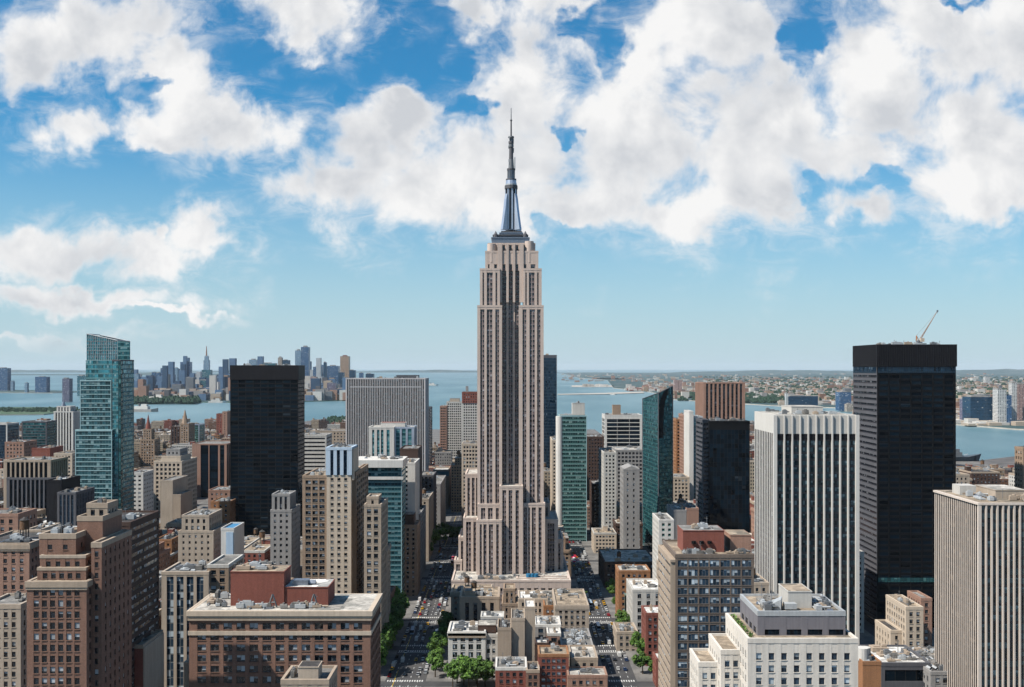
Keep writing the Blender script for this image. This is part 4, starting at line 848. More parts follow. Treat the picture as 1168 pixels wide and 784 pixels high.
# DD white finned tower
b = Building('finned_tower', 'white concrete tower with tall projecting fins and solid white crown', 'tower', 'white finned tower', vis=690)
xa, xb = X(885, 620), X(976, 620); zt = Z(473.5, 620)
b.origin(xa, 620)
b.vol(xa, xb, 620, 674, zt, M['white'], W['finglass'], 'S', bw=(xb-xa)/10, ww=(xb-xa)/10-.72, fh=3.9, rec=1.7, top=11.2, m=.0, ph=.0, roof=M['roof_light'], faces='S', nu=3, tr=.5)
b.vol(xa-.01, xa+2, 622, 674, zt-.02, M['white'], W['darkstrip'], 'S', bw=4.2, ww=3.0, fh=3.9, rec=.16, top=11.2, m=.2, ph=0, faces='W', nu=2, tr=.16)
b.vol(xb-2, xb+.01, 622, 674, zt-.02, M['white'], W['darkstrip'], 'S', bw=4.2, ww=2.6, fh=3.9, rec=1.2, top=11.2, m=.2, ph=0, faces='E', nu=2)
q = MB(); B_ = (xb-xa)/10
for i in range(10):
    u0 = xa+B_*i+.38; u1 = xa+B_*(i+1)-.38
    q.box(u0, u1, 619.2, 619.53, zt-11, zt-.4); q.box(u0, u1, 619.3, 619.93, zt-14.5, zt-11.22, 1)
b.add('crown_panel', q, [M['offwhite'], M['blackpanel']])
b.bulk(xa+14, xb-14, 638, 662, zt, zt+4, M['offwhite'], M['roof_light'], 'penthouse'); b.clutter(xa+3, xb-3, 624, 636, zt, 10); b.clutter(xa+3, xb-3, 664, 672, zt, 6); b.done()

# EE big black tower
b = T('slab_tower', 'tallest black office tower with ribbed dark cap, teal glass line and roof crane', 'tower', 'tall black crane-topped tower', 1001, 1089.5, 394, 720, 50, 'black', 'dark', 'B', bw=7.4, fh=3.9, wh=2.35, rec=.35, top=19.6, m=1.0, ph=.5, roof=M['roof_dark'], vis=735, fin=.7, faces='SE')
x0, x1 = X(1001, 720), X(1089.5, 720); zt = Z(394, 720)
b.vol(x0-.01, x0+2, 720.02, 770, zt-.02, M['darkgrey'], W['darkstrip'], 'B', bw=1.8, fh=3.9, wh=2.0, rec=.5, top=19.6, m=.4, ph=0, faces='W')
q = MB(); n = 44
q.box(x0-.9, x1+.9, 719.0, 719.6, zt-14.6, zt+.6)
for i in range(n): xx = x0+(x1-x0)*(i+.5)/n; q.box(xx-.22, xx+.22, 718.75, 718.99, zt-14.4, zt+.4)
q.box(x0-.9, x0-.55, 719.62, 770, zt-14.6, zt+.6)
for i in range(24): yy = 721+49*(i+.5)/24; q.box(x0-1.1, x0-.91, yy-.25, yy+.25, zt-14.4, zt+.4)
q.box(x1+.4, x1+.9, 719.62, 770, zt-14.6, zt+.6)
b.add('louvred_cap', q, M['blackpanel'])
q = MB()
for i in range(36): a = x0+(x1-x0)*i/36; q.quad((a+.12, 719.5, zt-19), (a+(x1-x0)/36-.12, 719.5, zt-19), (a+(x1-x0)/36-.12, 719.5, zt-14.8), (a+.12, 719.5, zt-14.8))
for i in range(20): a = 721+49*i/20; q.quad((x0-.62, a+2.3, zt-19), (x0-.62, a+.1, zt-19), (x0-.62, a+.1, zt-14.8), (x0-.62, a+2.3, zt-14.8))
b.add('clerestory_windows', q, W['navy'], label='teal strip of clerestory glass')
zb2 = Z(664, 720); q = MB()
for i in range(24): a = x0+(x1-x0)*i/24; q.quad((a+.12, 719.45, zb2), (a+(x1-x0)/24-.12, 719.45, zb2), (a+(x1-x0)/24-.12, 719.45, zb2+3), (a+.12, 719.45, zb2+3))
b.add('mid_glass_band', q, W['tealdeep'])
b.clutter(x0+3, x1-3, 724, 766, zt, 18); b.done()
# crane on its roof
cr = bpy.data.objects.new('roof_crane', None); C.objects.link(cr); co = (X(1046, 740), 738, zt); cr.location = co
tag(cr, 'small luffing crane with raised lattice jib on the tall black tower', 'crane')
def cpart(nm, fn, mt):
    q = MB(); fn(q); return q.build(nm, mt, cr, co)
bx, by, bz = co; kx = 738/F
tip = (bx+22*kx, by, Z(355, 738)); ap = (bx-2*kx, by, Z(383, 738))
cpart('base', lambda q: (q.box(bx-2.4, bx+2.4, by-1.6, by+1.6, bz, bz+2.6), q.cyl(bx, by, bz+2.6, bz+3.8, 1.4)), M['metal'])
cpart('cab', lambda q: q.box(bx+1.2, bx+3.6, by-2.2, by-.3, bz+2.8, bz+5.4), M['cream'])
def jib(q):
    a = Vector((bx+1.5, by, bz+4)); t = Vector(tip); 
    for o_ in ((0, .5, 0), (0, -.5, 0), (-.6, 0, .6)): q.bar(a+Vector(o_), t, .13)
    for i in range(10): 
        p1 = a.lerp(t, i/10); p2 = a.lerp(t, (i+1)/10); f = 1-i/10
        q.bar(p1+Vector((0, .5*f, 0)), p2+Vector((-.6*f, 0, .6*f)), .07); q.bar(p1+Vector((0, -.5*f, 0)), p2+Vector((0, .5*f, 0)), .07)
cpart('jib', jib, wall('jib steel', (.30, .22, .18), .6))
cpart('mast', lambda q: (q.bar((bx-1, by, bz+3), ap, .28), q.bar((bx+1, by, bz+3), ap, .18)), wall('crane orange', (.55, .25, .12), .6))
cpart('stay_cable', lambda q: (q.bar(ap, tip, .07), q.bar(ap, (bx-2, by, bz+3), .07)), M['metal'])
cpart('hook_block', lambda q: (q.bar(tip, (tip[0], tip[1], tip[2]-1.6), .08), q.box(tip[0]-.5, tip[0]+.5, by-.4, by+.4, tip[2]-.6, tip[2]+.6)), M['metal'])

# FF striped tower at the right edge
b = Building('striped_tower', 'massive tower with close white piers and dark glass strips at the right edge', 'tower', 'white-piered edge tower', vis=784)
xa, xb = X(1117, 430), X(1215, 430); zt = Z(574, 430)
b.origin(xa, 430)
b.vol(xa, xb, 430, 475, zt, wall('white pier', (.72, .64, .57), .75, .12), W['finglass'], 'S', bw=2.26, ww=1.62, fh=3.8, rec=.7, top=.3, m=.3, ph=.1, roof=M['roof_tan'], faces='S', nu=1)
b.vol(xa-.01, xa+2, 430.9, 475, zt-.03, wall('white pier', (.72, .64, .57), .75, .12), W['brownstrip'], 'S', bw=1.95, ww=1.42, fh=3.8, rec=.2, top=.3, m=.4, ph=0, faces='W', nu=1)
b.bulk(xa+14, xb-8, 446, 466, zt, zt+3.2, M['beige'], M['roof_light'], 'penthouse'); b.clutter(xa+3, xa+13, 434, 470, zt, 8); b.clutter(xa+14, xb-8, 434, 444, zt, 9)
q = MB(); q.box(xa+4, xa+11, 458, 466, zt, zt+4); b.add('penthouse', q, M['offwhite']); b.done()

# GG white stepped building with grey penthouse
b = T('stepped_building', 'white stone building with stepped terraces and a grey panelled penthouse', 'building', 'white terraced building', 854, 977, 731, 350, 36, 'warmwhite', 'bluewin', 'P', bw=3.95, fh=4.05, ww=1.9, wh=2.3, rec=.4, top=3.2, roof=M['roof_tan'], m=1.2, ph=.9)
zt = Z(731, 350)
V(b, 865, 963, 700, 357, 27, wall('grey panel', (.22, .21, .225), .6, .1), 'dark', 'P', z0=zt, spans=[(X(a, 357), X(a+17, 357)) for a in (872, 897, 921, 945)], fh=3.6, wh=2.6, top=5.2, rec=.3, bw=6, ww=4, roof=M['roof_tan'], rimmat=M['lightmetal'], nu=4, faces='SWE')
b.bulk(X(898, 366), X(925, 366), 365, 378, Z(700, 357), Z(675, 366), M['offwhite'], M['roof_tan'], 'stair_house')
zp = Z(700, 357)
q = MB(); cx = X(880, 370)
q.prism([(cx-4, 362), (cx+1, 361), (cx+3, 367), (cx-2, 369)], zp, [zp+1.2, zp+3.8, zp+3.8, zp+1.2]); q.box(cx+2.5, cx+6.5, 361, 364, zp+.5, zp+2.4); b.add('roof_unit', q, M['lightmetal'], label='tilted silver air handling unit')
b.clutter(X(868, 360), X(896, 360), 358.5, 380, zp, 12); b.clutter(X(928, 360), X(960, 360), 358.5, 381, zp, 15)
q = MB(); xw = X(854, 350)
for (zz1, dx, ya) in ((Z(748, 356), 6.5, 356), (Z(762, 362), 12.5, 361)): pass
b.vol(xw-6.6, xw-.01, 362, 384, Z(744, 362), M['warmwhite'], W['bluewin'], 'P', bw=3.6, fh=4.05, ww=1.7, wh=2.2, rec=.35, top=2, roof=M['roof_tan'], faces='SW')
b.vol(xw-13.2, xw-6.61, 368, 386, Z(758, 368), M['warmwhite'], W['bluewin'], 'P', bw=3.6, fh=4.05, ww=1.7, wh=2.2, rec=.35, top=2, roof=M['roof_tan'], faces='SW')
b.done()
LEAFQ = []
planter = (xw+.6, 352, 384, zt)

# HH brown grid office
b = T('office_building', 'brown-framed office block with wide pale blue windows and red brick penthouse', 'building', 'brown-framed blue-window office', 771, 859, 634.5, 470, 40, wall('brown grey frame', (.20, .165, .14), .8), 'bluewin', 'P', bw=4.93, fh=4.05, ww=4.2, wh=3.0, rec=.3, top=1.3, roof=M['roof_tan'], nu=3, m=.5, faces='SE')
x0 = X(771, 470); zt = Z(634.5, 470)
b.vol(x0-2, x0-.01, 470.6, 510, zt-2, M['tanstone'], W['win2'], 'B', bw=1.6, fh=4.05, wh=1.6, rec=.4, top=1, m=.4, ph=.4, faces='W')
q = MB(); q.cyl(x0-.2, 476, zt-2, zt+2, 3, n=14); 
b.bulk(X(779, 480), X(826, 480), 480, 496, zt, Z(606, 480), M['redbrown'], M['roof_grey'], 'penthouse')
b.bulk(X(834, 482), X(858, 482), 484, 500, zt, Z(612, 482), M['pinkbrick'], M['roof_tan'])
q = MB()
for i in range(3): q.cyl(X(791+i*9, 480), 479.5, Z(620, 480), Z(617, 480), 1.0, n=10)
b.add('round_vent', q, M['black']); b.clutter(X(782, 480), X(824, 480), 481, 494, Z(606, 480)+.3, 4); b.clutter(X(775, 472), X(856, 472), 471.5, 479, zt, 14); b.done()

low('brick_building', 'small orange-brown house with pale roof at the avenue corner', 'pale-roofed orange house', 706, 741, 652, 740, 22, 'orange', roof='roof_light', n=4).done()
low('office_building', 'pale grey office with bright white roof and paired windows by the right avenue', 'bright white-roofed office', 722, 757, 674, 690, 36, 'offwhite', 'win2', roof='roof_white', n=3, fh=4.4, bw=5.2, ww=2.4, wh=3, nu=2).done()
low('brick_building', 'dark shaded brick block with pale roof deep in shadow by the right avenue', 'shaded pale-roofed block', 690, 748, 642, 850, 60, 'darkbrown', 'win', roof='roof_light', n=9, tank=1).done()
low('brick_building', 'narrow red-brown brick house with white roof near the bottom crossing', 'narrow white-roofed brick house', 737, 758, 701, 628, 20, 'redbrown', 'win', roof='roof_white', n=2).done()
low('brick_building', 'tiny red brick annexe with white roof in front of the blue-window office', 'tiny red annexe', 749, 760, 753, 585, 14, 'redbrown', 'win', roof='roof_white', n=1).done()
low('shop_building', 'low cream shop with rubble and plants on its roof beside the plaza trees', 'rubble-roofed cream shop', 704, 727, 722, 662, 24, 'beige', roof='roof_tan', n=12).done()
low('townhouse', 'slim townhouse with pale green side wall facing the right avenue', 'slim pale green townhouse', 713, 722.5, 678, 740, 30, wall('mint render', (.42, .52, .44), .8), 'win', roof='roof_light', n=1).done()
# bottom right roofs
b = low('stone_building', 'cream old apartment house with bay windows below the big black tower', 'cream bay-windowed house', 1034, 1052, 694, 560, 30, 'cream', 'win', roof='roof_tan', n=4, fh=3.9, bw=3.6); 
b.vol(X(1034, 560)-6, X(1034, 560)-.5, 566, 590, Z(724, 560), M['cream'], W['win'], 'P', bw=4, fh=3.9, ww=1.6, wh=2.2, roof=M['roof_dark']); b.done()
low('stone_building', 'pinkish plain tower behind the cream bay-windowed house', 'pinkish plain tower', 1051, 1062, 684, 590, 20, 'pinkbrick', 'win', roof='roof_grey', n=1).done()
b = low('warehouse', 'low building with bright white canopy roof and dark panelled front', 'white-canopied low building', 1006, 1060, 758, 470, 30, 'darkgrey', 'dark', 'B', roof='roof_white', n=6, bw=5, fh=8, wh=5); b.clutter(X(1010, 470), X(1055, 470), 472, 480, Z(758, 470), 6); b.done()
b = low('brick_building', 'orange-tan corner block with round tanks on its roof beneath the white terraced building', 'orange-tan tank-roofed block', 984, 1005, 757, 440, 20, 'orange', None, 'N', roof='roof_grey', n=3)
q = MB(); q.cyl(X(989, 440), 446, Z(757, 440), Z(743, 440), 2.6, n=16); b.add('roof_tank', q, M['white']); q = MB(); q.cyl(X(998, 440), 452, Z(757, 440), Z(747, 440), 2.2, n=16); b.add('roof_tank', q, M['offwhite']); b.done()
b = low('warehouse', 'flat grey roofed block crowded with pipes and ducts at the lower right', 'duct-covered grey roof', 1062, 1110, 768, 462, 40, 'grey', 'win', roof='roof_dark', n=22)
q = MB()
for i in range(5): q.bar((X(1066+i*7, 462), 466, Z(766, 462)), (X(1058+i*7, 462), 500, Z(766, 462)), .5)
b.add('duct', q, M['lightmetal']); b.done()

# left background heroes
for nm, lb, ph, a, c, t, d_, wm, gm, st, vis, kw in (
  ('office_tower', 'dark office block with bold cream piers on two tiers at the left', 'cream-piered dark block', 6, 57, 526, 900, 'tanstone', 'dark', 'S', 575, dict(bw=3.9, ww=2.6, rec=1.0)),
  ('glass_tower', 'small dark teal glass block over the rooftops near the river', 'small teal riverside block', 25, 53, 481.5, 1500, 'darkgrey', 'tealdeep', 'C', 505, dict(bw=2, cap=.9)),
  ('office_building', 'deep blue glass block with white roof lid at the left border', 'deep blue lidded block', -20, 8, 484, 1400, 'white', 'navy', 'C', 510, dict(bw=2)),
  ('art_deco_tower', 'white art deco tower with vertical ribs and stepped silver crown', 'white ribbed art deco tower', 62, 83, 470, 1900, 'white', 'darkstrip', 'S', 515, dict(bw=5, ww=2.6, rec=1)),
  ('brick_building', 'bright red brick box above the cream-piered dark block', 'bright red brick box', 36, 57, 512, 1150, 'redbrown', None, 'N', 527, {}),
  ('brick_building', 'old pink brick hotel with rows of windows at the left', 'old pink hotel', 6, 27, 505, 1250, 'pinkbrick', 'win', 'P', 530, dict(bw=4, fh=4.2)),
  ('office_building', 'charcoal windowless-fronted block next to the teal stepped glass tower', 'charcoal windowless block', 53, 70, 549, 780, 'blackpanel', None, 'N', 610, {}),
  ('office_building', 'dark blue ribbed block stepped below the charcoal one', 'dark blue ribbed block', 66, 86, 563, 765, 'darkgrey', 'navy', 'S', 605, dict(bw=3, ww=1.8)),
  ('brick_building', 'cream and red apartment block left of the teal stepped glass tower', 'cream-and-red apartments', 62, 82, 518, 1120, 'cream', 'win', 'P', 545, dict(bw=3.6, fh=4)),
  ('brick_building', 'brown brick block with pale window sills at the left border', 'brown pale-silled block', -24, 20, 588, 560, 'pinkbrick', 'win', 'P', 640, dict(bw=4.2, fh=4.1, ww=2)),
  ('stone_building', 'small beige flat-roofed house just left of the brown tower top', 'small beige flat-roofed house', 30, 46, 606, 520, 'beige', 'win', 'P', 625, dict(bw=4)),
  ('office_building', 'white ribbed low tower above the black slab tower shoulder', 'white ribbed low tower', 346, 372, 497, 1150, 'offwhite', 'darkstrip', 'B', 540, dict(bw=4, fh=4.4, wh=1.9)),
  ('apartment_building', 'broad beige roofline block between the black slab and pinstriped slab', 'broad beige block', 360, 396, 492, 1500, 'tanstone', 'win', 'P', 510, dict(bw=4.6, fh=4.4)),
  ('brick_building', 'twin red brick tower standing alone by the river', 'twin red riverside tower', 247, 253.5, 472.5, 2300, 'redbrown', 'win', 'P', 495, dict(bw=6, fh=5)),
  ('brick_building', 'darker red brick tower right beside the twin red one', 'darker red riverside tower', 253.8, 259, 470, 2280, 'pinkbrick', 'win', 'P', 495, dict(bw=6, fh=5)),
  ('apartment_tower', 'mauve square tower among the low riverside roofs', 'mauve square tower', 195, 205.5, 487, 1800, 'darkbrown', 'darkstrip', 'S', 505, dict(bw=4, ww=2)),
  ('apartment_tower', 'tan pinnacled tower beside the mauve square tower', 'tan pinnacled tower', 205.8, 215, 484, 1780, 'tanbrick', 'win', 'P', 505, dict(bw=4)),
  ('glass_tower', 'small green glass block beside the tan pinnacled tower', 'small green riverside block', 216, 227, 484.5, 1850, 'steel', 'green', 'C', 497, dict(bw=2)),
  ('office_building', 'white pier-fronted block with brick flank behind the cream grid-fronted block', 'white brick-flanked block', 150, 163, 540, 1180, 'white', 'win2', 'P', 585, dict(bw=5, fh=4.6, ww=3)),
  ('stone_building', 'pink stone house with rounded roof turret by the black slab tower', 'pink turret-roofed house', 238, 262, 560, 1050, 'pinkbrick', 'win', 'P', 580, dict(bw=5, fh=4.6)),
  ('brick_building', 'tawny brick block with yellow patterned top storey', 'yellow-patterned tawny block', 241, 262, 573, 980, 'orange', 'win', 'P', 590, dict(bw=5, fh=4.6)),
  ('apartment_tower', 'brown ornate tower entering from the right border above the river', 'brown ornate border tower', 1167, 1190, 512, 760, 'tanbrick', 'win', 'P', 565, dict(bw=4, fh=4)),
  ):
    kw = dict(kw); kw.setdefault('bw', 3.8)
    b = low(nm, lb, ph, a, c, t, d_, (12 if d_ == 760 else 34) if d_ > 600 else 22, wm, gm, st, vis=vis, n=4, **kw)
    if 'art deco' in lb:
        V(b, 65, 80, 464, 1903, 24, 'white', 'darkstrip', 'S', z0=Z(470, d_), bw=5, ww=2.4, roof=M['roof_light']); b.add('spire', (lambda q: (q.cyl(X(72.5, 1915), 1915, Z(464, 1903), Z(457, 1903), 5, .3, 8, cap=False), q)[1])(MB()), M['silver'])
    if 'pinnacled' in lb: b.add('spire', (lambda q: (q.cyl(X(211, 1795), 1795, Z(t, d_), Z(468, d_), 6, .4, 8, cap=False), q)[1])(MB()), M['tanbrick'])
    if 'turret-roofed' in lb: b.add('turret', (lambda q: (q.cyl(X(245, 1060), 1060, Z(560, d_), Z(548, d_), 5, 4.4, 14), q.cyl(X(245, 1060), 1060, Z(548, d_), Z(545, d_), 4.4, 1.5, 14), q)[2])(MB()), M['offwhite'])
    if 'two tiers' in lb: V(b, 9, 62, 576-30, 894, 10, 'darkgrey', 'dark', 'S', bw=3.9, ww=2.4, rec=.8, roof=M['roof_dark'])
    b.done()
# ---------------------------------------------------------------- towers across the water
def fcell(name, wallc, glass=(.04, .055, .07), fx=.22, sp=.35, bl=.2, **kw): return cells(name, frame=wallc, glass=glass, fx=fx, sp=sp, blind=bl, tilt=.02, **kw)
FC = dict(blue=fcell('blue tower facade', (.07, .15, .27), (.03, .08, .17), .12, .25, metal=.3), pale=fcell('pale tower facade', (.24, .36, .47), (.10, .17, .24), .15, .3, metal=.3),  # bluish facade tints also stand in for haze over the water
          beige=fcell('beige tower facade', (.42, .36, .30)), tan=fcell('orange tan tower facade', (.45, .30, .20)), white=fcell('white tower facade', (.60, .59, .57)),
          navy=fcell('navy tower facade', (.02, .06, .11), (.01, .045, .09), .06, .3, metal=.3, bl=.04), teal=fcell('teal tower facade', (.05, .16, .20), (.03, .12, .16), .08, .3, metal=.3), pink=fcell('pink tower facade', (.42, .28, .25)), purple=fcell('violet grey tower facade', (.16, .15, .22)))
far = [(-4,8.5,420,446,'blue','dark blue riverside tower at the far left border'),(40,53,430,448,'blue','squat blue tower on the far shore left of the teal glass tower'),(71,79,432,459,'purple','violet grey tower on the far shore beside the teal glass tower'),
 (88,97.5,429,452,'teal','teal tower mostly hidden by the stepped glass tower'),(12,15,435,446,'pale','stub pale tower by the far left water'),(153,158,427,450,'pale','pale tower just right of the teal stepped glass tower'),(163,168,436,452,'pink','pink tower low on the wooded far shore'),
 (173,177,425,448,'blue','first of two thin blue towers on the far shore'),(177.6,182,425.5,449,'blue','second of two thin blue towers on the far shore'),(183,190,420,446,'blue','blue flat-topped tower before the beige waterside one'),
 (185.5,192,427,453,'beige','beige waterside tower on the far shore'),(192.2,198,427.5,450,'purple','violet tower joined to the beige waterside one'),(198.4,202.4,420,449,'pale','slim pale tower beside the violet one'),
 (205.5,216.5,413,447,'blue','broad blue tower standing high over the far shore'),(210,221,431,451,'navy','navy block at the foot of the broad blue tower'),(225,245,434,452,'teal','teal podium block under the spired far tower'),
 (247,257,435,451,'navy','navy block near the black slab tower edge'),(258,264,426,451,'blue','blue tower touching the black slab tower edge'),(284,292.5,410.5,450,'pale','pale blue box peeping over the black slab tower'),
 (299,314,414.5,451,'teal','low teal roofline peeping over the black slab tower'),(317,321.5,408,450,'beige','beige stub peeping over the black slab tower'),(322.5,329.5,411,450,'navy','dark stepped stub peeping over the black slab tower'),
 (336.5,343,400,449,'pale','pale glass half of the tallest far pair'),(343.2,352,396,449,'blue','tallest blue half of the far pair beside the black slab'),(357,367,418.5,450,'blue','blue notched tower between the far pair and orange tan one'),
 (369,372.2,413.5,451,'navy','thin navy tower edge beside the blocky blue one'),(372.4,386,417.5,450,'blue','blocky blue tower before the orange tan one'),(388,398,406.5,449,'tan','orange tan tower rising above the pinstriped slab'),
 (386,392,425,452,'navy','small navy tower below the orange tan one'),(398.4,405,422.5,450,'navy','navy tower right of the orange tan one'),(409.5,414,425.5,447,'blue','small blue box above the pinstriped slab'),(417,426,426.5,446,'navy','wide low navy box above the pinstriped slab'),
 (373,383,437,456,'purple','violet waterside block under the blocky blue tower'),(354,361,430,453,'pink','pinkish waterside block between the far towers'),(28,31,437,448,'pale','tiny pale tower by the far left bridge'),
 (1107,1136,453,485,'navy','dark navy slab on the western shore beyond the black crane-topped tower'),(1099,1106.8,455,484,'purple','grey violet block joined to the dark navy slab'),(1138,1148,444.5,486,'white','white slender tower right of the navy slab'),(1148.2,1154,451,486,'blue','blue tower between two white shore towers'),
 (1154.4,1160,437,485,'white','tallest white tower on the western shore'),(1160.2,1172,438.5,484,'pink','pinkish tower at the right border shore'),(769,773.6,433.5,448,'pink','first of two pinkish twin towers on the western shore'),(774,778,434,448,'pink','second of two pinkish twin towers on the western shore'),
 (899,933,452,467,'navy','long dark blue block on the western shore'),(957.5,971,447.5,469,'blue','deep blue block by the white finned tower'),(896.5,899,449,468,'white','thin white post-like tower on the western shore'),(966,973,461,470,'beige','cream waterside block behind the white finned tower'),(1124,1129,430,440,'white','white hilltop tower beyond the western town')]
for a, c, t, by, col, lb in far:
    d = 1200*178/(by-420); x0, x1 = X(a, d), X(c, d); z = Z(t, d); D_ = min(60, (x1-x0)*.9+10)
    root = bpy.data.objects.new('far_tower', None); C.objects.link(root); root.location = (x0, d, 0)
    tag(root, lb, 'tower', 'towers across the water')
    off = (x0, d, 0); q = MB(); q.box(x0, x1, d, d+D_, 3, z, cu=5, cz=4.5); q.build('wall', FC[col], root, off)
    q = MB()
    if col in ('tan', 'beige', 'pale', 'blue'): q.box(x0+(x1-x0)*.25, x1-(x1-x0)*.3, d+D_*.2, d+D_*.8, z, z+max(4, (z-3)*.03))
    else: q.box(x0+(x1-x0)*.1, x0+(x1-x0)*.6, d+D_*.2, d+D_*.8, z, z+5)
    q.build('bulkhead', M['grey'] if col not in ('tan',) else M['redbrown'], root, off)
    q = MB(); q.quad((x0+1, d+1, z+.05), (x1-1, d+1, z+.05), (x1-1, d+D_-1, z+.05), (x0+1, d+D_-1, z+.05)); q.build('roof', M['roof_grey'], root, off)
    HEROES.append(dict(ph=None, d=d, x0=x0, x1=x1, y0=d, y1=d+D_, z=z, vis=by-6))
d = 7400; root = bpy.data.objects.new('spired_tower', None); C.objects.link(root); root.location = (X(235, d), d, 0)
tag(root, 'tall teal tower with stepped slim shaft and red-white spire across the water', 'tower', 'towers across the water'); off = (X(235, d), d, 0)
q = MB(); q.box(X(230, d), X(240, d), d, d+50, 3, Z(422, d), cu=5, cz=4.5); q.build('wall', FC['teal'], root, off)
q = MB(); q.box(X(231.6, d), X(237.8, d), d+8, d+40, Z(422, d), Z(411, d), cu=5, cz=4.5); q.box(X(232.6, d), X(236.8, d), d+12, d+34, Z(411, d), Z(406, d), cu=5, cz=4.5); q.build('shaft', FC['pale'], root, off)
q = MB(); q.cyl(X(234.6, d), d+20, Z(406, d), Z(395, d), 6, 2.2, 8); q.build('spire', M['pinkbrick'], root, off)

# low buildings across the water: nobody could count them
M['navyfar'] = wall('navy block', (.05, .09, .15), .6); M['bluefar'] = wall('slate blue block', (.13, .20, .30), .6)  # far block blues have distance haze painted into the colour
def town(name, region, n, hmin, hmax, smin, smax, seed, cols, label):
    rr = random.Random(seed); b = MB(); ms = [M[c] for c in cols]
    for i in range(n):
        px, py = region(rr); d = 1200*176/(py-420); x = X(px, d); s = rr.uniform(smin, smax); s2 = rr.uniform(smin, smax); h = rr.uniform(hmin, hmax)*(1 if rr.random() < .93 else 2.2)
        b.box(x-s/2, x+s/2, d, d+s2, 3.5, 4+h, rr.randrange(len(ms)), top=rr.randrange(len(ms)))
    o = b.build(name, ms, kind='stuff'); o['label'] = label; o['category'] = 'town'
cl = ['pinkbrick', 'offwhite', 'beige', 'white', 'grey', 'offwhite', 'tanbrick', 'pinkbrick', 'brown', 'metal', 'tanstone']
town('far_town', lambda r: (r.uniform(152, 400), 437+20*r.random()**.7), 2200, 12, 62, 18, 55, 5, cl+['darkgrey', 'metal', 'navyfar', 'bluefar', 'bluefar', 'navyfar'], 'low blocks massed along the far shore under the blue towers')
def reg(r):
    while True:
        px = r.uniform(735, 1250); py = 436+r.random()**1.0*46
        lim = 447 if px < 760 else 455 if px < 850 else 462 if px < 980 else 482
        if py < lim and not (785 < px < 850 and py > 449) and not (850 < px < 890 and py > 456): return px, py
town('far_town', lambda r: (r.uniform(152, 402), 441+13*r.random()), 330, 45, 125, 22, 45, 15, ['bluefar', 'navyfar', 'bluefar', 'offwhite', 'lightmetal', 'bluefar', 'navyfar'], 'mid-height blocks between the tall towers of the far shore')
town('western_town', reg, 6000, 7, 20, 14, 50, 6, cl, 'dense low town of pale and reddish houses on the western shore')
town('western_town', lambda r: (r.uniform(642, 1240), r.uniform(427, 436)), 420, 10, 24, 25, 80, 8, ['offwhite', 'pinkbrick', 'beige', 'grey'], 'pale scattered buildings near the horizon beyond the western town')
town('harbour_sheds', lambda r: (r.uniform(664, 694), r.uniform(440.4, 441.2)), 14, 8, 22, 30, 70, 9, ['white', 'offwhite', 'roof_light'], 'white sheds on the thin pier spit in the bay')
town('harbour_sheds', lambda r: (r.uniform(715, 748), r.uniform(444.3, 446)), 110, 8, 20, 20, 50, 10, ['redbrown', 'pinkbrick', 'offwhite'], 'reddish and white sheds along the far jetty root')
town('waterfront_sheds', lambda r: (r.uniform(1095, 1180), r.uniform(482, 486)), 60, 6, 14, 20, 60, 12, ['offwhite', 'beige', 'white'], 'pale waterfront sheds under the navy slab')
def scrub(name, reg, n, s0, s1, seed, label):
    rr = random.Random(seed); b = MB()
    for i in range(n):
        px, py = reg(rr); d = 1200*176/(py-420); x = X(px, d); s = rr.uniform(s0, s1); z = 3
        for q in range(5):
            a = rr.uniform(0, 6.28); ox, oy, oz = math.cos(a)*s*.5, math.sin(a)*s*.5, rr.uniform(.2, .9)*s
            b.cyl(x+ox, d+oy, z, z+oz*.6, s*.35, s*.5, 6, cap=False); b.cyl(x+ox, d+oy, z+oz*.6, z+oz+s*.2, s*.5, s*.12, 6)
    o = b.build(name, FLEAF, kind='stuff'); o['label'] = label; o['category'] = 'trees'
def leafm(k, p):
    g = k.n('ShaderNodeNewGeometry'); r = g.outputs['Random Per Island']
    c = k.mix(r, (.018, .050, .008), (.10, .185, .030)); oi = k.n('ShaderNodeObjectInfo').outputs['Random']
    c = k.v('SCALE', c, scale=k.m('MULTIPLY_ADD', oi, .5, .75))
    k.put(p.inputs['Base Color'], c); p.inputs['Roughness'].default_value = .7; p.inputs['Specular IOR Level'].default_value = .25
LEAF = simple('leaves', leafm)
FLEAF = wall('dark foliage', (.022, .048, .030), .9, .5)
scrub('shore_woods', lambda r: (r.uniform(150, 225), r.uniform(456, 460.5)), 300, 16, 30, 1, 'dark green woods along the far shore')
scrub('shore_woods', lambda r: (r.uniform(-20, 92), r.uniform(466, 470)), 200, 6, 12, 2, 'wooded low island in the left water')
scrub('shore_woods', lambda r: (r.uniform(768, 898), r.uniform(449.5, 455) if r.random() < .5 else r.uniform(450, 458)), 260, 14, 26, 3, 'green park woods on the western shore')
scrub('river_park_woods', lambda r: (r.uniform(376, 396), r.uniform(478, 486)), 90, 9, 16, 4, 'dark green park trees at the near river bank')
scrub('western_woods', lambda r: (r.uniform(800, 1220), 430+30*r.random()), 2200, 12, 30, 5, 'street trees scattered through the western town')

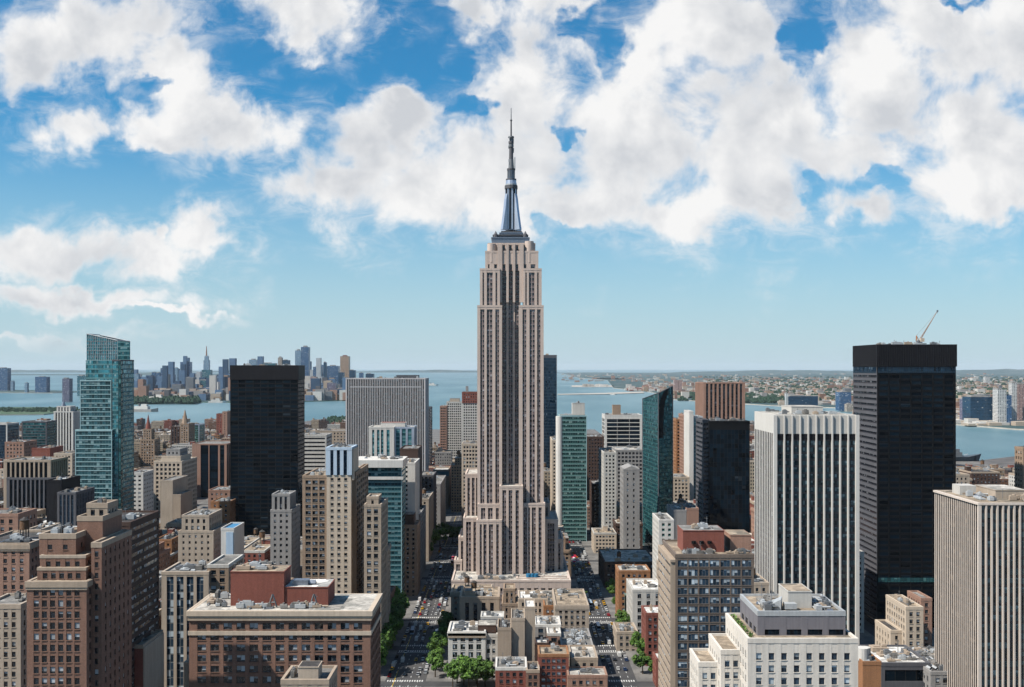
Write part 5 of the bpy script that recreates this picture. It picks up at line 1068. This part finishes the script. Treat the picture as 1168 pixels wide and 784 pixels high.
# ---------------------------------------------------------------- boats
def boat(x, y, L, label, wm='white', rot=0, name='ferry'):
    r = bpy.data.objects.new(name, None); C.objects.link(r); r.location = (x, y, 0); r.rotation_euler = (0, 0, rot); tag(r, label, 'boat', 'boats on the water')
    q = MB(); B_ = L*.13; h = L*.09
    q.prism([(-L/2, -B_), (L*.3, -B_), (L/2, 0), (L*.3, B_), (-L/2, B_)], -.6, [h, h, h*1.5, h, h]); q.build('hull', M[wm], r)
    q = MB(); q.box(-L*.35, L*.15, -B_*.7, B_*.7, h, h*2.1); q.box(-L*.1, L*.1, -B_*.5, B_*.5, h*2.1, h*2.9); q.build('cabin', M['white'], r)
    q = MB(); q.cyl(-L*.2, 0, h*2.1, h*3.2, B_*.25); q.build('funnel', M['darkgrey'], r)
for px, py, L, lb, wm in ((184, 458.5, 150, 'white ferry moored at the wooded far shore', 'white'), (215, 457.5, 110, 'second white ferry moored by the spired far tower', 'white'), (168, 469.5, 120, 'grey barge lying between the glass tower and the river', 'grey'),
                          (494, 440, 110, 'lone pale ship in the open bay beside the pinstriped slab', 'offwhite'), (699, 450.5, 45, 'tiny white boat off the long jetty', 'white'), (250, 459.5, 90, 'white boat close to the black slab tower edge', 'white'), (1100, 484, 60, 'white boat at the foot of the navy slab', 'white')):
    x, y = G(px, py, 0); boat(x, y-30, L, lb, wm, R.uniform(-.2, .2))
x, y = 852, 2016
r = bpy.data.objects.new('warship', None); C.objects.link(r); r.location = (x, y, 0); tag(r, 'dark grey warship whose bow juts out past the black crane-topped tower', 'ship')
q = MB()
sec = [(-60, 11, 9), (20, 11, 11), (34, 7.5, 13.5), (47, 1, 16)]
for (xa, wa, ha), (xb, wb, hb) in zip(sec, sec[1:]):
    k_ = .55
    for s_ in (-1, 1):
        A = ((xa, s_*wa*k_, -2), (xb-6*(hb > 12), s_*wb*k_, -2), (xb, s_*wb, hb), (xa, s_*wa, ha)); q.quad(*(A if s_ < 0 else A[::-1]))
    q.quad((xa, -wa, ha), (xb, -wb, hb), (xb, wb, hb), (xa, wa, ha))
q.build('hull', wall('navy grey', (.10, .12, .14), .6), r)
q = MB(); q.box(-14, 8, -7, 7, 10.5, 19); q.box(-8, 4, -5, 5, 19, 25); q.build('superstructure', M['metal'], r)
q = MB(); q.bar((-2, 0, 25), (-2, 0, 36), .4); q.bar((-5, 0, 32), (1, 0, 32), .25); q.bar((10, 0, 12), (22, 0, 15), .5); q.build('mast', M['lightmetal'], r)

# ---------------------------------------------------------------- the ordinary blocks in between
PROT = [dict(px0=440, px1=522, vis=784, d=1150), dict(px0=667, px1=704, vis=784, d=1060), dict(px0=1090, px1=1172, vis=532, d=2300), dict(px0=150, px1=262, vis=490, d=3000), dict(px0=345, px1=395, vis=489, d=3000), dict(px0=-10, px1=90, vis=496, d=3000), dict(px0=486, px1=502, vis=507, d=3000), dict(px0=630, px1=735, vis=505, d=3000), dict(px0=767, px1=802, vis=482, d=3000), dict(px0=852, px1=862, vis=495, d=3000)]
def sx(x, y): return 584+F*x/y
hp = []
for h in HEROES:
    a, c = sorted((min(sx(h['x0'], h['y0']), sx(h['x0'], h['y1'])), max(sx(h['x1'], h['y0']), sx(h['x1'], h['y1']))))
    hp.append((a, c, h['d'], h['vis'], h['x0']-1.5, h['x1']+1.5, h['y0']-3, h['y1']+2))
for p in PROT: hp.append((p['px0'], p['px1'], p['d'], p['vis'], 0, 0, 0, 0))
def inside(x, y):     # on the near land?
    c = False; n = len(shore)
    for i in range(n):
        (xa, ya), (xb, yb_) = shore[i], shore[i-1]
        if (ya > y) != (yb_ > y) and x < (xb-xa)*(y-ya)/(yb_-ya)+xa: c = not c
    return c
PARKS = [(-392, -330, 985, 1060)]
lots = []; rr = random.Random(21)
def hgt(d, x, rr):
    u = rr.random()
    if d < 1000: return rr.uniform(22, 62) if u < .8 else rr.uniform(60, 90)
    if d < 1500: return rr.uniform(22, 60) if u < .8 else rr.uniform(60, 100)
    if d < 2200: return rr.uniform(16, 48) if u < .9 else rr.uniform(48, 85)
    return rr.uniform(10, 30) if u < .92 else rr.uniform(30, 50)
ysa = ystreets()
cols = []
edges = [-1700, -1520, -1350, -1180, -1010, -830, -640]
blocks = [(a+3.5 if a > -880 else a, c-(9.5 if c == -72 else 3.5)) for a, c in blocksx]; blocks = [(-42 if a == -45.5 else 79 if a == 74.5 else a, c) for a, c in blocks]; AVB = [(a-3, c+3) for a, c in AVX]
for i in range(14): blocks.append((-880-(i+1)*160, -880-i*160-20)); blocks.append((880+i*160+20, 880+(i+1)*160))
for bx0, bx1 in blocks+AVB:
    for y0, y1 in zip(ysa, ysa[1:]):
        if (bx0, bx1) in AVB and y0 < 1270: continue
        y0b, y1b = y0+8, y1-8
        if y0b < 400: continue
        dmid = (y0+y1)/2
        if abs((bx0+bx1)/2) - (bx1-bx0)/2 > dmid*.55: continue
        rows = [(y0b, (y0b+y1b)/2-.5), ((y0b+y1b)/2+.5, y1b)]
        for ya, yb_ in rows:
            x = bx0
            while x < bx1-8:
                wd = rr.uniform(13, 34) if dmid < 1400 else rr.uniform(18, 44)
                x1 = min(x+wd, bx1)
                if bx1-x1 < 9: x1 = bx1
                lots.append([x, x1-.25, ya+rr.uniform(0, 1.5), yb_, hgt(dmid, x, rr)]); x = x1
ok = []
for L_ in lots:
    x0, x1, y0, y1, h = L_
    if not (inside(x0, y1) and inside(x1, y1) and inside(x0, y0)): continue
    if any(x0 < e[5] and x1 > e[4] and y0 < e[7] and y1 > e[6] for e in hp): continue
    if any(x0 < p[1] and x1 > p[0] and y0 < p[3] and y1 > p[2] for p in PARKS): continue
    a = min(sx(x0, y0), sx(x0, y1)); c = max(sx(x1, y0), sx(x1, y1))
    if c < -10 or a > 1178: continue
    cap = 1e9
    for (ha, hc, hd, vis, *_r) in hp:
        if vis == 784 and hd in (1150, 1060) and y0 > 640: continue
        if hd > y1-1 and a < hc-1 and c > ha+1: cap = min(cap, H-(vis-420)*y1/F)
    if cap < 7: continue
    z = 2+h
    if z > cap: z = max(7, cap*rr.uniform(.75, 1.0))
    z = min(z, H-(505-420)*y1/F if y0 < 1500 else H-(478-420)*y1/F)
    if z < 7: z = 7.5
    ok.append((x0, x1, y0, y1, z))
lots = ok
GW, GH = 584, 392
ids = -np.ones((GH, GW), np.int32)
def paint(x0, x1, y0, y1, z, idn):
    polys = []
    def P(x, y, zz): return ((584+F*x/y)/2, (420+F*(H-zz)/y)/2)
    polys.append([P(x0, y0, 0), P(x1, y0, 0), P(x1, y0, z), P(x0, y0, z)])
    if z < H: polys.append([P(x0, y0, z), P(x1, y0, z), P(x1, y1, z), P(x0, y1, z)])
    if x0 > 0: polys.append([P(x0, y1, 0), P(x0, y0, 0), P(x0, y0, z), P(x0, y1, z)])
    if x1 < 0: polys.append([P(x1, y0, 0), P(x1, y1, 0), P(x1, y1, z), P(x1, y0, z)])
    for p in polys:
        xs_ = [q[0] for q in p]; ys_ = [q[1] for q in p]
        xa, xb = max(0, int(min(xs_))), min(GW, int(max(xs_))+2); ya, yb_ = max(0, int(min(ys_))), min(GH, int(max(ys_))+2)
        if xa >= xb or ya >= yb_: continue
        gy, gx_ = np.mgrid[ya:yb_, xa:xb]; gx2 = gx_+.5; gy2 = gy+.5
        ar = sum(p[i][0]*p[(i+1) % 4][1]-p[(i+1) % 4][0]*p[i][1] for i in range(4)); sgn = 1 if ar > 0 else -1
        msk = np.ones(gx2.shape, bool)
        for i in range(4):
            (ax, ay), (bx_, by_) = p[i], p[(i+1) % 4]
            msk &= sgn*((bx_-ax)*(gy2-ay)-(by_-ay)*(gx2-ax)) >= 0
        ids[ya:yb_, xa:xb][msk] = idn
allb = [(l[2], l, i) for i, l in enumerate(lots)]+[(h['y0'], (h['x0'], h['x1'], h['y0'], h['y1'], h['z']), -2) for h in HEROES]
for _, l, i in sorted(allb, key=lambda t: -t[0]): paint(*l, i)
cnt = np.bincount(ids[ids >= 0].ravel(), minlength=len(lots))
vis_ = sorted([i for i in range(len(lots)) if cnt[i] > 2], key=lambda i: -cnt[i])
print('LOTS', len(lots), 'visible', len(vis_), 'px of 230th', cnt[vis_[min(229, len(vis_)-1)]])
NIND = 235
ORD = ['first', 'second', 'third', 'fourth', 'fifth', 'sixth', 'seventh', 'eighth', 'ninth', 'tenth', 'eleventh', 'twelfth']
PAL = [('tan', 'tanbrick', 'brick'), ('cream', 'cream', 'stone'), ('beige', 'beige', 'stone'), ('brown', 'brown', 'brick'), ('red brown', 'redbrown', 'brick'), ('pinkish', 'pinkbrick', 'brick'), ('grey', 'grey', 'concrete'),
       ('off-white', 'offwhite', 'stone'), ('sandy', 'tanstone', 'stone'), ('dark brown', 'darkbrown', 'brick'), ('orange-brown', 'orange', 'brick'), ('white', 'white', 'concrete')]
PW = [3.2, 1.8, 2.6, 3, 1.8, 2.2, 2.2, 1.4, 2.6, 1.6, .6, .7]
ROOFS = [('dark', 'roof_dark'), ('grey', 'roof_grey'), ('pale', 'roof_light'), ('tan', 'roof_tan'), ('white', 'roof_white')]; RW = [2.4, 4, 1.8, 2.6, .8]
FCELL = {}
for nm, mk, _ in PAL:
    base = {'tan': (.36,.28,.20), 'cream': (.54,.47,.37), 'beige': (.46,.39,.31), 'brown': (.20,.12,.085), 'red brown': (.25,.10,.075), 'pinkish': (.36,.25,.20), 'grey': (.32,.31,.30), 'off-white': (.58,.56,.52), 'sandy': (.43,.36,.28), 'dark brown': (.09,.065,.055), 'orange-brown': (.34,.20,.125), 'white': (.66,.64,.60)}[nm]
    base = tuple(max(.01, (sum(base)/3+(c_-sum(base)/3)*1.22)*.68) for c_ in base)
    FCELL[nm] = cells(nm+' windowed facade', frame=base, glass=(.025, .03, .038), fx=.25, sp=.38, tp=.12, blind=.3, bcol=(.25, .26, .26), tilt=.02)
fillers = []
def ordinary(i, rr):
    x0, x1, y0, y1, z = lots[i]
    pi = rr.choices(range(len(PAL)), PW)[0]; nm, mk, mat = PAL[pi]; rn, rk = rr.choices(ROOFS, RW)[0]
    feat = None; wd, dp = x1-x0, y1-y0; far_ = y0 > 1150
    kind = 'brick_building' if mat == 'brick' else 'stone_building' if mat == 'stone' else 'concrete_building'
    b = Building(kind, 'x', 'building', None, 'ordinary city buildings')
    if y0 > 700: b.maxwin = 0
    fh = rr.uniform(3.5, 4.1)
    ztop = z; setb = z > 34 and wd > 15 and rr.random() < .5
    if setb: z = z-rr.uniform(5, 11)
    wm = M[mk]
    if far_:
        b.origin((x0+x1)/2, y0); b.foot.append((x0, x1, y0, y1, z)); q = b.mb('wall', FCELL[nm])
        q.box(x0, x1, y0, y1, 2, z-1.0, cu=rr.uniform(2.6, 3.8), cz=fh); p_ = b.mb('parapet', wm); p_.box(x0-.15, x1+.15, y0-.15, y0+.4, z-1, z+.9); p_.box(x0-.15, x0+.4, y0+.41, y1, z-1, z+.9); p_.box(x1-.4, x1+.15, y0+.41, y1, z-1, z+.9); p_.box(x0+.41, x1-.41, y1-.4, y1, z-1, z+.9)
        b.mb('roof', M[rk]).quad((x0+.4, y0+.4, z), (x1-.4, y0+.4, z), (x1-.4, y1-.4, z), (x0+.4, y1-.4, z))
    else:
        stl = rr.choices('PSB', [7, 1.6, 1.2])[0]
        b.vol(x0, x1, y0, y1, z, wm, W['win' if rr.random() < .6 else 'win2'] if stl != 'S' else W['strip'], stl, z0=2, bw=rr.uniform(3.0, 4.6), fh=fh, ww=rr.uniform(1.5, 2.2), wh=rr.uniform(1.8, 2.3), rec=.32,
              roof=M[rk], rimmat=rr.choice([None, M['offwhite'], M['tanstone'], wm]), cor=.45 if rr.random() < .3 and mat != 'concrete' else 0, faces='S'+('E' if x0 < 0 else 'W'), nu=1, zmin=None)
    if setb:
        s_ = rr.uniform(.12, .25); xa, xb, ya, yb_ = x0+wd*s_, x1-wd*rr.uniform(.1, .25), y0+dp*.14, y1-dp*.1
        if far_:
            b.mb('upper_storeys', FCELL[nm]).box(xa, xb, ya, yb_, z, ztop, cu=3.2, cz=fh); b.mb('roof', M[rk]).quad((xa, ya, ztop+.02), (xb, ya, ztop+.02), (xb, yb_, ztop+.02), (xa, yb_, ztop+.02))
        else: b.vol(xa, xb, ya, yb_, ztop, wm, W['win'], 'P', z0=z, bw=3.6, fh=fh, ww=1.7, wh=2, rec=.3, roof=M[rk], faces='S'+('E' if x0 < 0 else 'W'), part='upper_storeys')
        x0_, x1_, y0_, y1_, zr = xa, xb, ya, yb_, ztop; feat = 'set-back top'
    else: x0_, x1_, y0_, y1_, zr = x0, x1, y0, y1, z
    w2, d2 = x1_-x0_, y1_-y0_
    if w2 > 7:
        bw_ = rr.uniform(3, min(7, w2*.45)); bx_ = rr.uniform(x0_+1, x1_-1-bw_); bh = rr.uniform(2.4, 5)
        b.bulk(bx_, bx_+bw_, y0_+d2*.5, y0_+d2*.5+min(6, d2*.35), zr, zr+bh, wm if rr.random() < .6 else M['redbrown'], M['roof_grey'])
        if bh > 4: feat = feat or 'tall stair house'
        b.bulk(bx_+bw_+.3 if bx_+bw_+3 < x1_ else max(x0_+.6, bx_-3), min(bx_+bw_+2.6, x1_-.3) if bx_+bw_+3 < x1_ else max(x0_+.6, bx_-3)+2.3, y0_+d2*.6, y0_+d2*.6+3, zr, zr+rr.uniform(1.5, 3), M['lightmetal'], name='roof_unit') if w2 > 10 else None
    tk = 1 if (zr > 20 and w2 > 9 and d2 > 9 and rr.random() < .32) else 0
    if tk: feat = 'water tank'
    b.clutter(x0_+.5, x1_-.5, y0_+.5, y1_-.5, zr, (rr.randint(4, 8) if y0 < 900 else rr.randint(2, 4)) if w2 > 6 else 0, tk if w2 > 8 else 0, rr=rr)
    b.done()
    yy_, xx_ = np.nonzero(ids == i)
    fillers.append(dict(b=b, col=nm, mat=mat, roof=rn, feat=feat, px=xx_.mean()*2, py=yy_.mean()*2, d=y0, z=zr, wd=wd, n=cnt[i]))
for i in vis_[:NIND]: ordinary(i, random.Random(1000+i))
rest = MB(); rm = [FCELL[p[0]] for p in PAL]+[M[r_[1]] for r_ in ROOFS]; rr = random.Random(77)
for i in range(len(lots)):
    if i in set(()): pass
shown = set(vis_[:NIND])
for i, (x0, x1, y0, y1, z) in enumerate(lots):
    if i in shown or (cnt[i] == 0 and not (y0 > 650 and rr.random() < .75)): continue
    mi = rr.choices(range(len(PAL)), PW)[0]; ri = len(PAL)+rr.choices(range(5), RW)[0]
    rest.box(x0, x1, y0, y1, 2, z, mi, cu=3.2, cz=3.9, top=ri)
    if rr.random() < .6: a = rr.uniform(x0+1, x1-4); rest.box(a, a+rr.uniform(2, 5), y0+3, y0+7, z, z+rr.uniform(1.5, 4), mi, top=ri)
o = rest.build('distant_buildings', rm, kind='stuff'); o['label'] = 'remaining small buildings packed between the larger ones towards the river'; o['category'] = 'buildings'

# labels for the ordinary buildings: what sets each apart, then the named neighbour it stands by
named = {}
for h in HEROES:
    if h['ph']:
        cx = (sx(h['x0'], h['y0'])+sx(h['x1'], h['y0']))/2; t = 420+F*(H-h['z'])/h['y0']
        if h['ph'] not in named: named[h['ph']] = (cx, (max(t, 300)+min(h['vis'], 784))/2, h['d'], sx(h['x0'], h['y0']), sx(h['x1'], h['y0']), t)
used = {}
def cands(f):
    near = sorted(named.items(), key=lambda kv: math.hypot((kv[1][0]-f['px'])*1.0, (kv[1][1]-f['py'])*.7))[:5]
    base = f"{f['col']} {f['mat']} building"
    hw = 'low' if f['z'] < 22 else 'tall' if f['z'] > 60 else 'mid-rise'
    for ph, (cx, cy, d, a, c, t) in near:
        rel = 'in front of' if a-6 < f['px'] < c+6 and f['d'] < d else 'behind' if a-6 < f['px'] < c+6 and f['d'] > d else 'beside'
        ft = f" and {f['feat']}" if f['feat'] else ''
        yield f"{base} with {f['roof']} roof{ft} {rel} the {ph}"
        yield f"{hw} {base} with {f['roof']} roof{ft} {rel} the {ph}"
left = []
for f in sorted(fillers, key=lambda f: -f['n']):
    for lb in cands(f):
        if lb not in used and len(lb.split()) <= 16: used[lb] = f; f['lb'] = lb; break
    else: left.append(f)
for f in left:
    lb = next(cands(f)); k_ = 1
    while True:
        l2 = lb.replace(' building', ' building, '+ORD[k_]+' such one,') if k_ < len(ORD) else lb
        if l2 not in used or k_ >= 11: break
        k_ += 1
    used[l2] = f; f['lb'] = ' '.join(l2.split()[:16])
for f in fillers: tag(f['b'].root, f['lb'])

# ---------------------------------------------------------------- trees
BARK = wall('bark', (.09, .065, .045), .95)
def treemesh(seed, hgt=12, rad=5, n=2200):
    rr = random.Random(seed); t = MB(); t.cyl(0, 0, 0, hgt*.42, .32, .2, 8)
    blobs = []
    for i in range(14):
        a = rr.uniform(0, 6.28); r = rad*rr.uniform(.1, .75); z = hgt*rr.uniform(.42, .88); br = rad*rr.uniform(.2, .44)
        blobs.append((math.cos(a)*r, math.sin(a)*r, z, br)); t.bar((0, 0, hgt*.35), (math.cos(a)*r, math.sin(a)*r, z), .09)
    c = MB()
    for i in range(n):
        bx_, by_, bz_, br = rr.choice(blobs)
        while True:
            v = Vector((rr.uniform(-1, 1), rr.uniform(-1, 1), rr.uniform(-1, 1)))
            if .35 < v.length < 1: break
        p = Vector((bx_, by_, bz_))+v*br; s = rr.uniform(.15, .38)
        nn = (v+Vector((rr.uniform(-.7, .7), rr.uniform(-.7, .7), rr.uniform(-.2, .9)))).normalized(); a = nn.orthogonal().normalized()*s; b_ = nn.cross(a)
        c.quad(tuple(p-a-b_*.8), tuple(p+a-b_), tuple(p+a*.8+b_), tuple(p-a+b_*.9))
    return t, c
protos = []
for i in range(4):
    t, c = treemesh(i+50, 11+i, 4.6+i*.4)
    r = bpy.data.objects.new('street_tree', None); C.objects.link(r); to = t.build('trunk', BARK, r); co_ = c.build('crown', LEAF, r); protos.append((r, to, co_))
spots = []; rr = random.Random(5)
y = 606
while y < 735: spots.append((-76.2-rr.uniform(0, 5.5), y, rr.uniform(1.45, 1.9), 'along the left kerb of the shaded avenue')); y += 8.5
for y in (606, 618, 630, 641, 654, 680, 690, 700, 710, 722): spots.append((-43.5-rr.uniform(0, 2.5), y, rr.uniform(.8, 1.25), 'beside the white corner building side of the avenue'))
for x, y in ((-27, 590), (-20, 592), (-31, 594), (-15, 588), (-24, 582), (-33, 586), (-19, 583)): spots.append((x, y, rr.uniform(1.1, 1.35), 'before the white corner building'))
for x, y in ((-80, 990), (-80, 1003), (-80, 1017), (-46, 1040), (-72, 1050), (-60, 1062), (-68, 1075), (-80, 1034), (-54, 1085), (-79, 1090)): spots.append((x, y, rr.uniform(1.4, 1.8), 'in the leafy square far down the shaded avenue'))
spots.append((74, 706, 1.15, 'alone by the right avenue crossing'))
for x, y in ((79, 655), (84, 640), (78, 636), (90, 648), (76, 612), (83, 604), (91, 598), (98, 592)): spots.append((x, y, rr.uniform(1.0, 1.3), 'on the plaza beside the right avenue'))
for x, y in ((54, 800), (77, 780), (78, 812), (78, 830)): spots.append((x, y, rr.uniform(.7, .95), 'in the shaded stretch of the right avenue'))
for i in range(16): spots.append((rr.uniform(-386, -336), rr.uniform(990, 1055), rr.uniform(.9, 1.2), 'in the small park behind the glass-striped loft'))
for x, y in ((-118, 1180), (-60, 1420), (-52, 1440), (-58, 1460), (-64, 1400), (-50, 1480), (-60, 1380)): spots.append((x, y, 1.4, 'far down the avenue left of the spired skyscraper'))
tot = {}
for s_ in spots: tot[s_[3]] = tot.get(s_[3], 0)+1
ctr = {}
for j, (x, y, s_, where) in enumerate(spots):
    pr = protos[j % 4]
    if j < 4: r = pr[0]
    else:
        r = pr[0].copy(); C.objects.link(r)
        for ch in pr[1:]: c2 = ch.copy(); C.objects.link(c2); c2.parent = r
    r.location = (x, y, 2.12); r.scale = (s_, s_, s_*rr.uniform(.9, 1.1)); r.rotation_euler = (0, 0, rr.uniform(0, 6.28))
    ctr[where] = ctr.get(where, 0)+1; k_ = ctr[where]
    nth = ORD[k_-1] if k_ <= 12 else str(k_)+'th'
    tag(r, f"{'big ' if s_ > 1.15 else 'small ' if s_ < .8 else ''}green tree, {nth} nearest {where}" if tot[where] > 1 else f'green tree {where}', 'tree', 'green street trees')

# ---------------------------------------------------------------- vehicles
CARP = {}
TYRE = M['black']; GL = W['dark']
def carproto(col, body, van=False, bus=False):
    r = bpy.data.objects.new('parked_car', None); C.objects.link(r)
    L, Wd, hb, ht = (4.7, 1.9, .95, 1.5) if not van else (6.2, 2.15, 1.2, 2.6)
    if bus: L, Wd, hb, ht = 12, 2.6, 1.2, 3.1
    q = MB()
    prof = [(-L/2, .35), (L/2, .35), (L/2, hb*.8), (L/2-.15, hb*.95), (L*.22, hb), (-L/2+.1, hb), (-L/2, hb*.8)]
    def ext(q, pr, w0, w1=None):
        w1 = w1 or w0; A = [(-w0, y, z) for y, z in pr]; B = [(w0, y, z) for y, z in pr]; q.poly(A[::-1] if 0 else A[::-1]); q.poly(B)
        for i in range(len(pr)): j = (i+1) % len(pr); q.quad(A[i], A[j], B[j], B[i])
    ext(q, prof, Wd/2); q.build('body', body, r)
    q = MB()
    if van or bus: cp = [(-L/2+.05, hb), (L/2-.9 if van else L/2-.1, hb), (L/2-1.3 if van else L/2-.15, ht-.05), (-L/2+.1, ht-.05)]
    else: cp = [(-L/2+.45, hb), (L*.22, hb), (L*.08, ht-.06), (-L/2+1.1, ht-.06)]
    ext(q, cp, Wd/2-.1)
    q.build('glasshouse' if not van else 'cargo_box', W['dark'] if not van else body, r)
    q = MB(); ys_ = [p[0] for p in cp[2:]]; q.box(-Wd/2+.18, Wd/2-.18, min(ys_)+.05, max(ys_)-.05, ht-.059, ht+.02); q.build('roof', body, r)
    for sx_ in (-1, 1):
        for yy2 in (-L*.31, L*.31):
            q = MB(); n = 10; A = []
            for s2 in (0, 1): A.append([(sx_*(Wd/2-.2+s2*.24), yy2+math.cos(2*math.pi*i/n)*.34, .34+math.sin(2*math.pi*i/n)*.34) for i in range(n)])
            for i in range(n): q.quad(A[0][i], A[0][(i+1) % n], A[1][(i+1) % n], A[1][i])
            q.poly(A[1]); q.build('wheel', TYRE, r)
    return r
def paint_m(n, c): return wall(n+' car paint', c, .25, .04, spec=.6)
for n, c, w_, v, bs in (('white', (.75, .75, .74), 5, 0, 0), ('black', (.02, .02, .022), 3, 0, 0), ('silver', (.42, .43, .44), 3, 0, 0), ('dark blue', (.03, .05, .12), 1.2, 0, 0), ('yellow', (.72, .42, .03), 3, 0, 0), ('red', (.45, .02, .02), 1, 0, 0), ('white van', (.72, .72, .70), 2, 1, 0), ('pale blue bus', (.45, .55, .66), .5, 0, 1), ('red bus', (.50, .03, .06), .3, 0, 1)):
    CARP[n] = (carproto(n, paint_m(n, c), v, bs), w_, [])
rr = random.Random(12); cars = []
def lane(x, y0, y1, prob, step, state, side, jit=.15, head=0):
    y = y0
    while y < y1:
        if rr.random() < prob and not any(abs(y-s_-0) < 9 for s_ in ystreets()): cars.append((x+rr.uniform(-jit, jit), y, state, side, head))
        y += step*rr.uniform(.95, 1.15)
lane(LAV[0]+1.5, 600, 1260, .75, 6.6, 'parked', 'shaded avenue\'s left kerb')
lane(LAV[1]-1.5, 600, 1260, .85, 6.6, 'parked', 'shaded avenue\'s right kerb')
for i, xx in enumerate((-66.5, -62.5, -58.5, -54.5)): lane(xx, 600, 1260, .45, 9.5, 'driving', "shaded avenue's "+('second', 'third', 'fourth', 'fifth')[i]+' lane', .4)
lane(RAV[0]+1.5, 640, 1300, .8, 6.6, 'parked', "plaza avenue's left kerb")
lane(RAV[1]-1.5, 640, 1300, .7, 6.6, 'parked', "plaza avenue's right kerb")
for i, xx in enumerate((58.5, 62.5, 66.5)): lane(xx, 600, 1300, .45, 9.5, 'driving', "plaza avenue's "+('second', 'third', 'fourth')[i]+' lane', .4)
cars.sort(key=lambda c: c[1]); cars = cars[:297]; ctr = {}
first = set()
for x, y, state, side, head in cars:
    n = rr.choices(list(CARP), [CARP[a][1] for a in CARP])[0]
    if 'bus' in n and state == 'parked': n = 'white'
    src = CARP[n][0]
    if n not in first: r = src; first.add(n)
    else:
        r = src.copy(); C.objects.link(r)
        for ch in list(src.children): c2 = ch.copy(); C.objects.link(c2); c2.parent = r
    r.location = (x, y, 2.07); r.rotation_euler = (0, 0, rr.uniform(-.03, .03))
    key = (n, side); ctr[key] = ctr.get(key, 0)+1; k_ = ctr[key]
    typ = n if 'van' in n or 'bus' in n else ('yellow taxi' if n == 'yellow' else n+' car')
    nth = ORD[k_-1] if k_ <= 12 else f'{k_}th'
    nth = ORD[k_-1] if k_ <= 12 else f"{k_}{'st' if k_ % 10 == 1 else 'nd' if k_ % 10 == 2 else 'rd' if k_ % 10 == 3 else 'th'}" if k_ > 20 else f'{k_}th'
    tag(r, f"{typ} {'parked at' if state == 'parked' else 'driving in'} the {side}, {nth} such from the lower edge", 'car' if 'bus' not in n else 'bus', 'cars on the avenues')
    r.name = 'taxi' if n == 'yellow' else 'van' if 'van' in n else 'bus' if 'bus' in n else ('parked_car' if state == 'parked' else 'car')
for n in CARP:
    if n not in first:
        src = CARP[n][0]
        for ch in list(src.children): bpy.data.objects.remove(ch)
        bpy.data.objects.remove(src)
mk = None; rr = random.Random(31)
for j, (x, y) in enumerate([(50+3.4*(i % 4)+rr.uniform(-.6, .6), 955+5.5*(i//4)+rr.uniform(-1, 1)) for i in range(20)]):
    mt = [wall('pink canvas', (.62, .08, .20), .8), wall('white canvas', (.8, .8, .78), .8), wall('teal canvas', (.10, .36, .36), .8), wall('orange canvas', (.70, .30, .08), .8)][rr.choice((0, 0, 1, 1, 2, 3))]
    r = bpy.data.objects.new('market_parasol', None); C.objects.link(r); r.location = (x, y, 2.1)
    q = MB(); q.cyl(0, 0, 2.3, 3.2, 1.7, .08, 8, cap=False); q.build('canopy', mt, r)
    q = MB(); q.cyl(0, 0, 0, 2.4, .05, n=6); q.build('pole', M['metal'], r)
    cn = mt.name.split()[0]
    ctr[('par', cn)] = ctr.get(('par', cn), 0)+1
    tag(r, f"{cn} market parasol in the plaza avenue crossing past the spired skyscraper, {ORD[ctr[('par', cn)]-1]} {cn} one", 'parasol', 'market parasols')
# planting on the white building's terrace ledge
px_, ya, yb_, zt_ = planter; q = MB(); rr = random.Random(2)
for i in range(260):
    p = Vector((px_+rr.uniform(.2, 2.2), rr.uniform(ya+1, yb_), zt_+.1+rr.uniform(0, .9))); s_ = rr.uniform(.12, .3); nn = Vector((rr.uniform(-1, 1), rr.uniform(-1, 1), rr.uniform(.2, 1))).normalized(); a = nn.orthogonal().normalized()*s_; b_ = nn.cross(a)
    q.quad(tuple(p-a-b_), tuple(p+a-b_), tuple(p+a+b_), tuple(p-a+b_))
o = q.build('roof_planting', LEAF, kind='stuff'); o['label'] = 'green planting along the terrace ledge of the white terraced building'; o['category'] = 'plants'

# ---------------------------------------------------------------- haze
hb = MB(); hb.box(-60000, 60000, -9000, 70000, -6, 420)
hm = bpy.data.materials.new('haze'); hm.use_nodes = True; k = NT(hm.node_tree)
pv = k.n('ShaderNodeVolumePrincipled'); pv.inputs['Color'].default_value = (.78, .90, 1.0, 1); pv.inputs['Density'].default_value = 9e-6; pv.inputs['Anisotropy'].default_value = .0
k.t.links.new(pv.outputs[0], k.n('ShaderNodeOutputMaterial').inputs['Volume'])
HAZE = hb.build('haze', hm, kind='stuff'); HAZE['label'] = 'pale blue summer haze over city and bay'; HAZE['category'] = 'haze'
print('OBJECTS', len(bpy.data.objects))
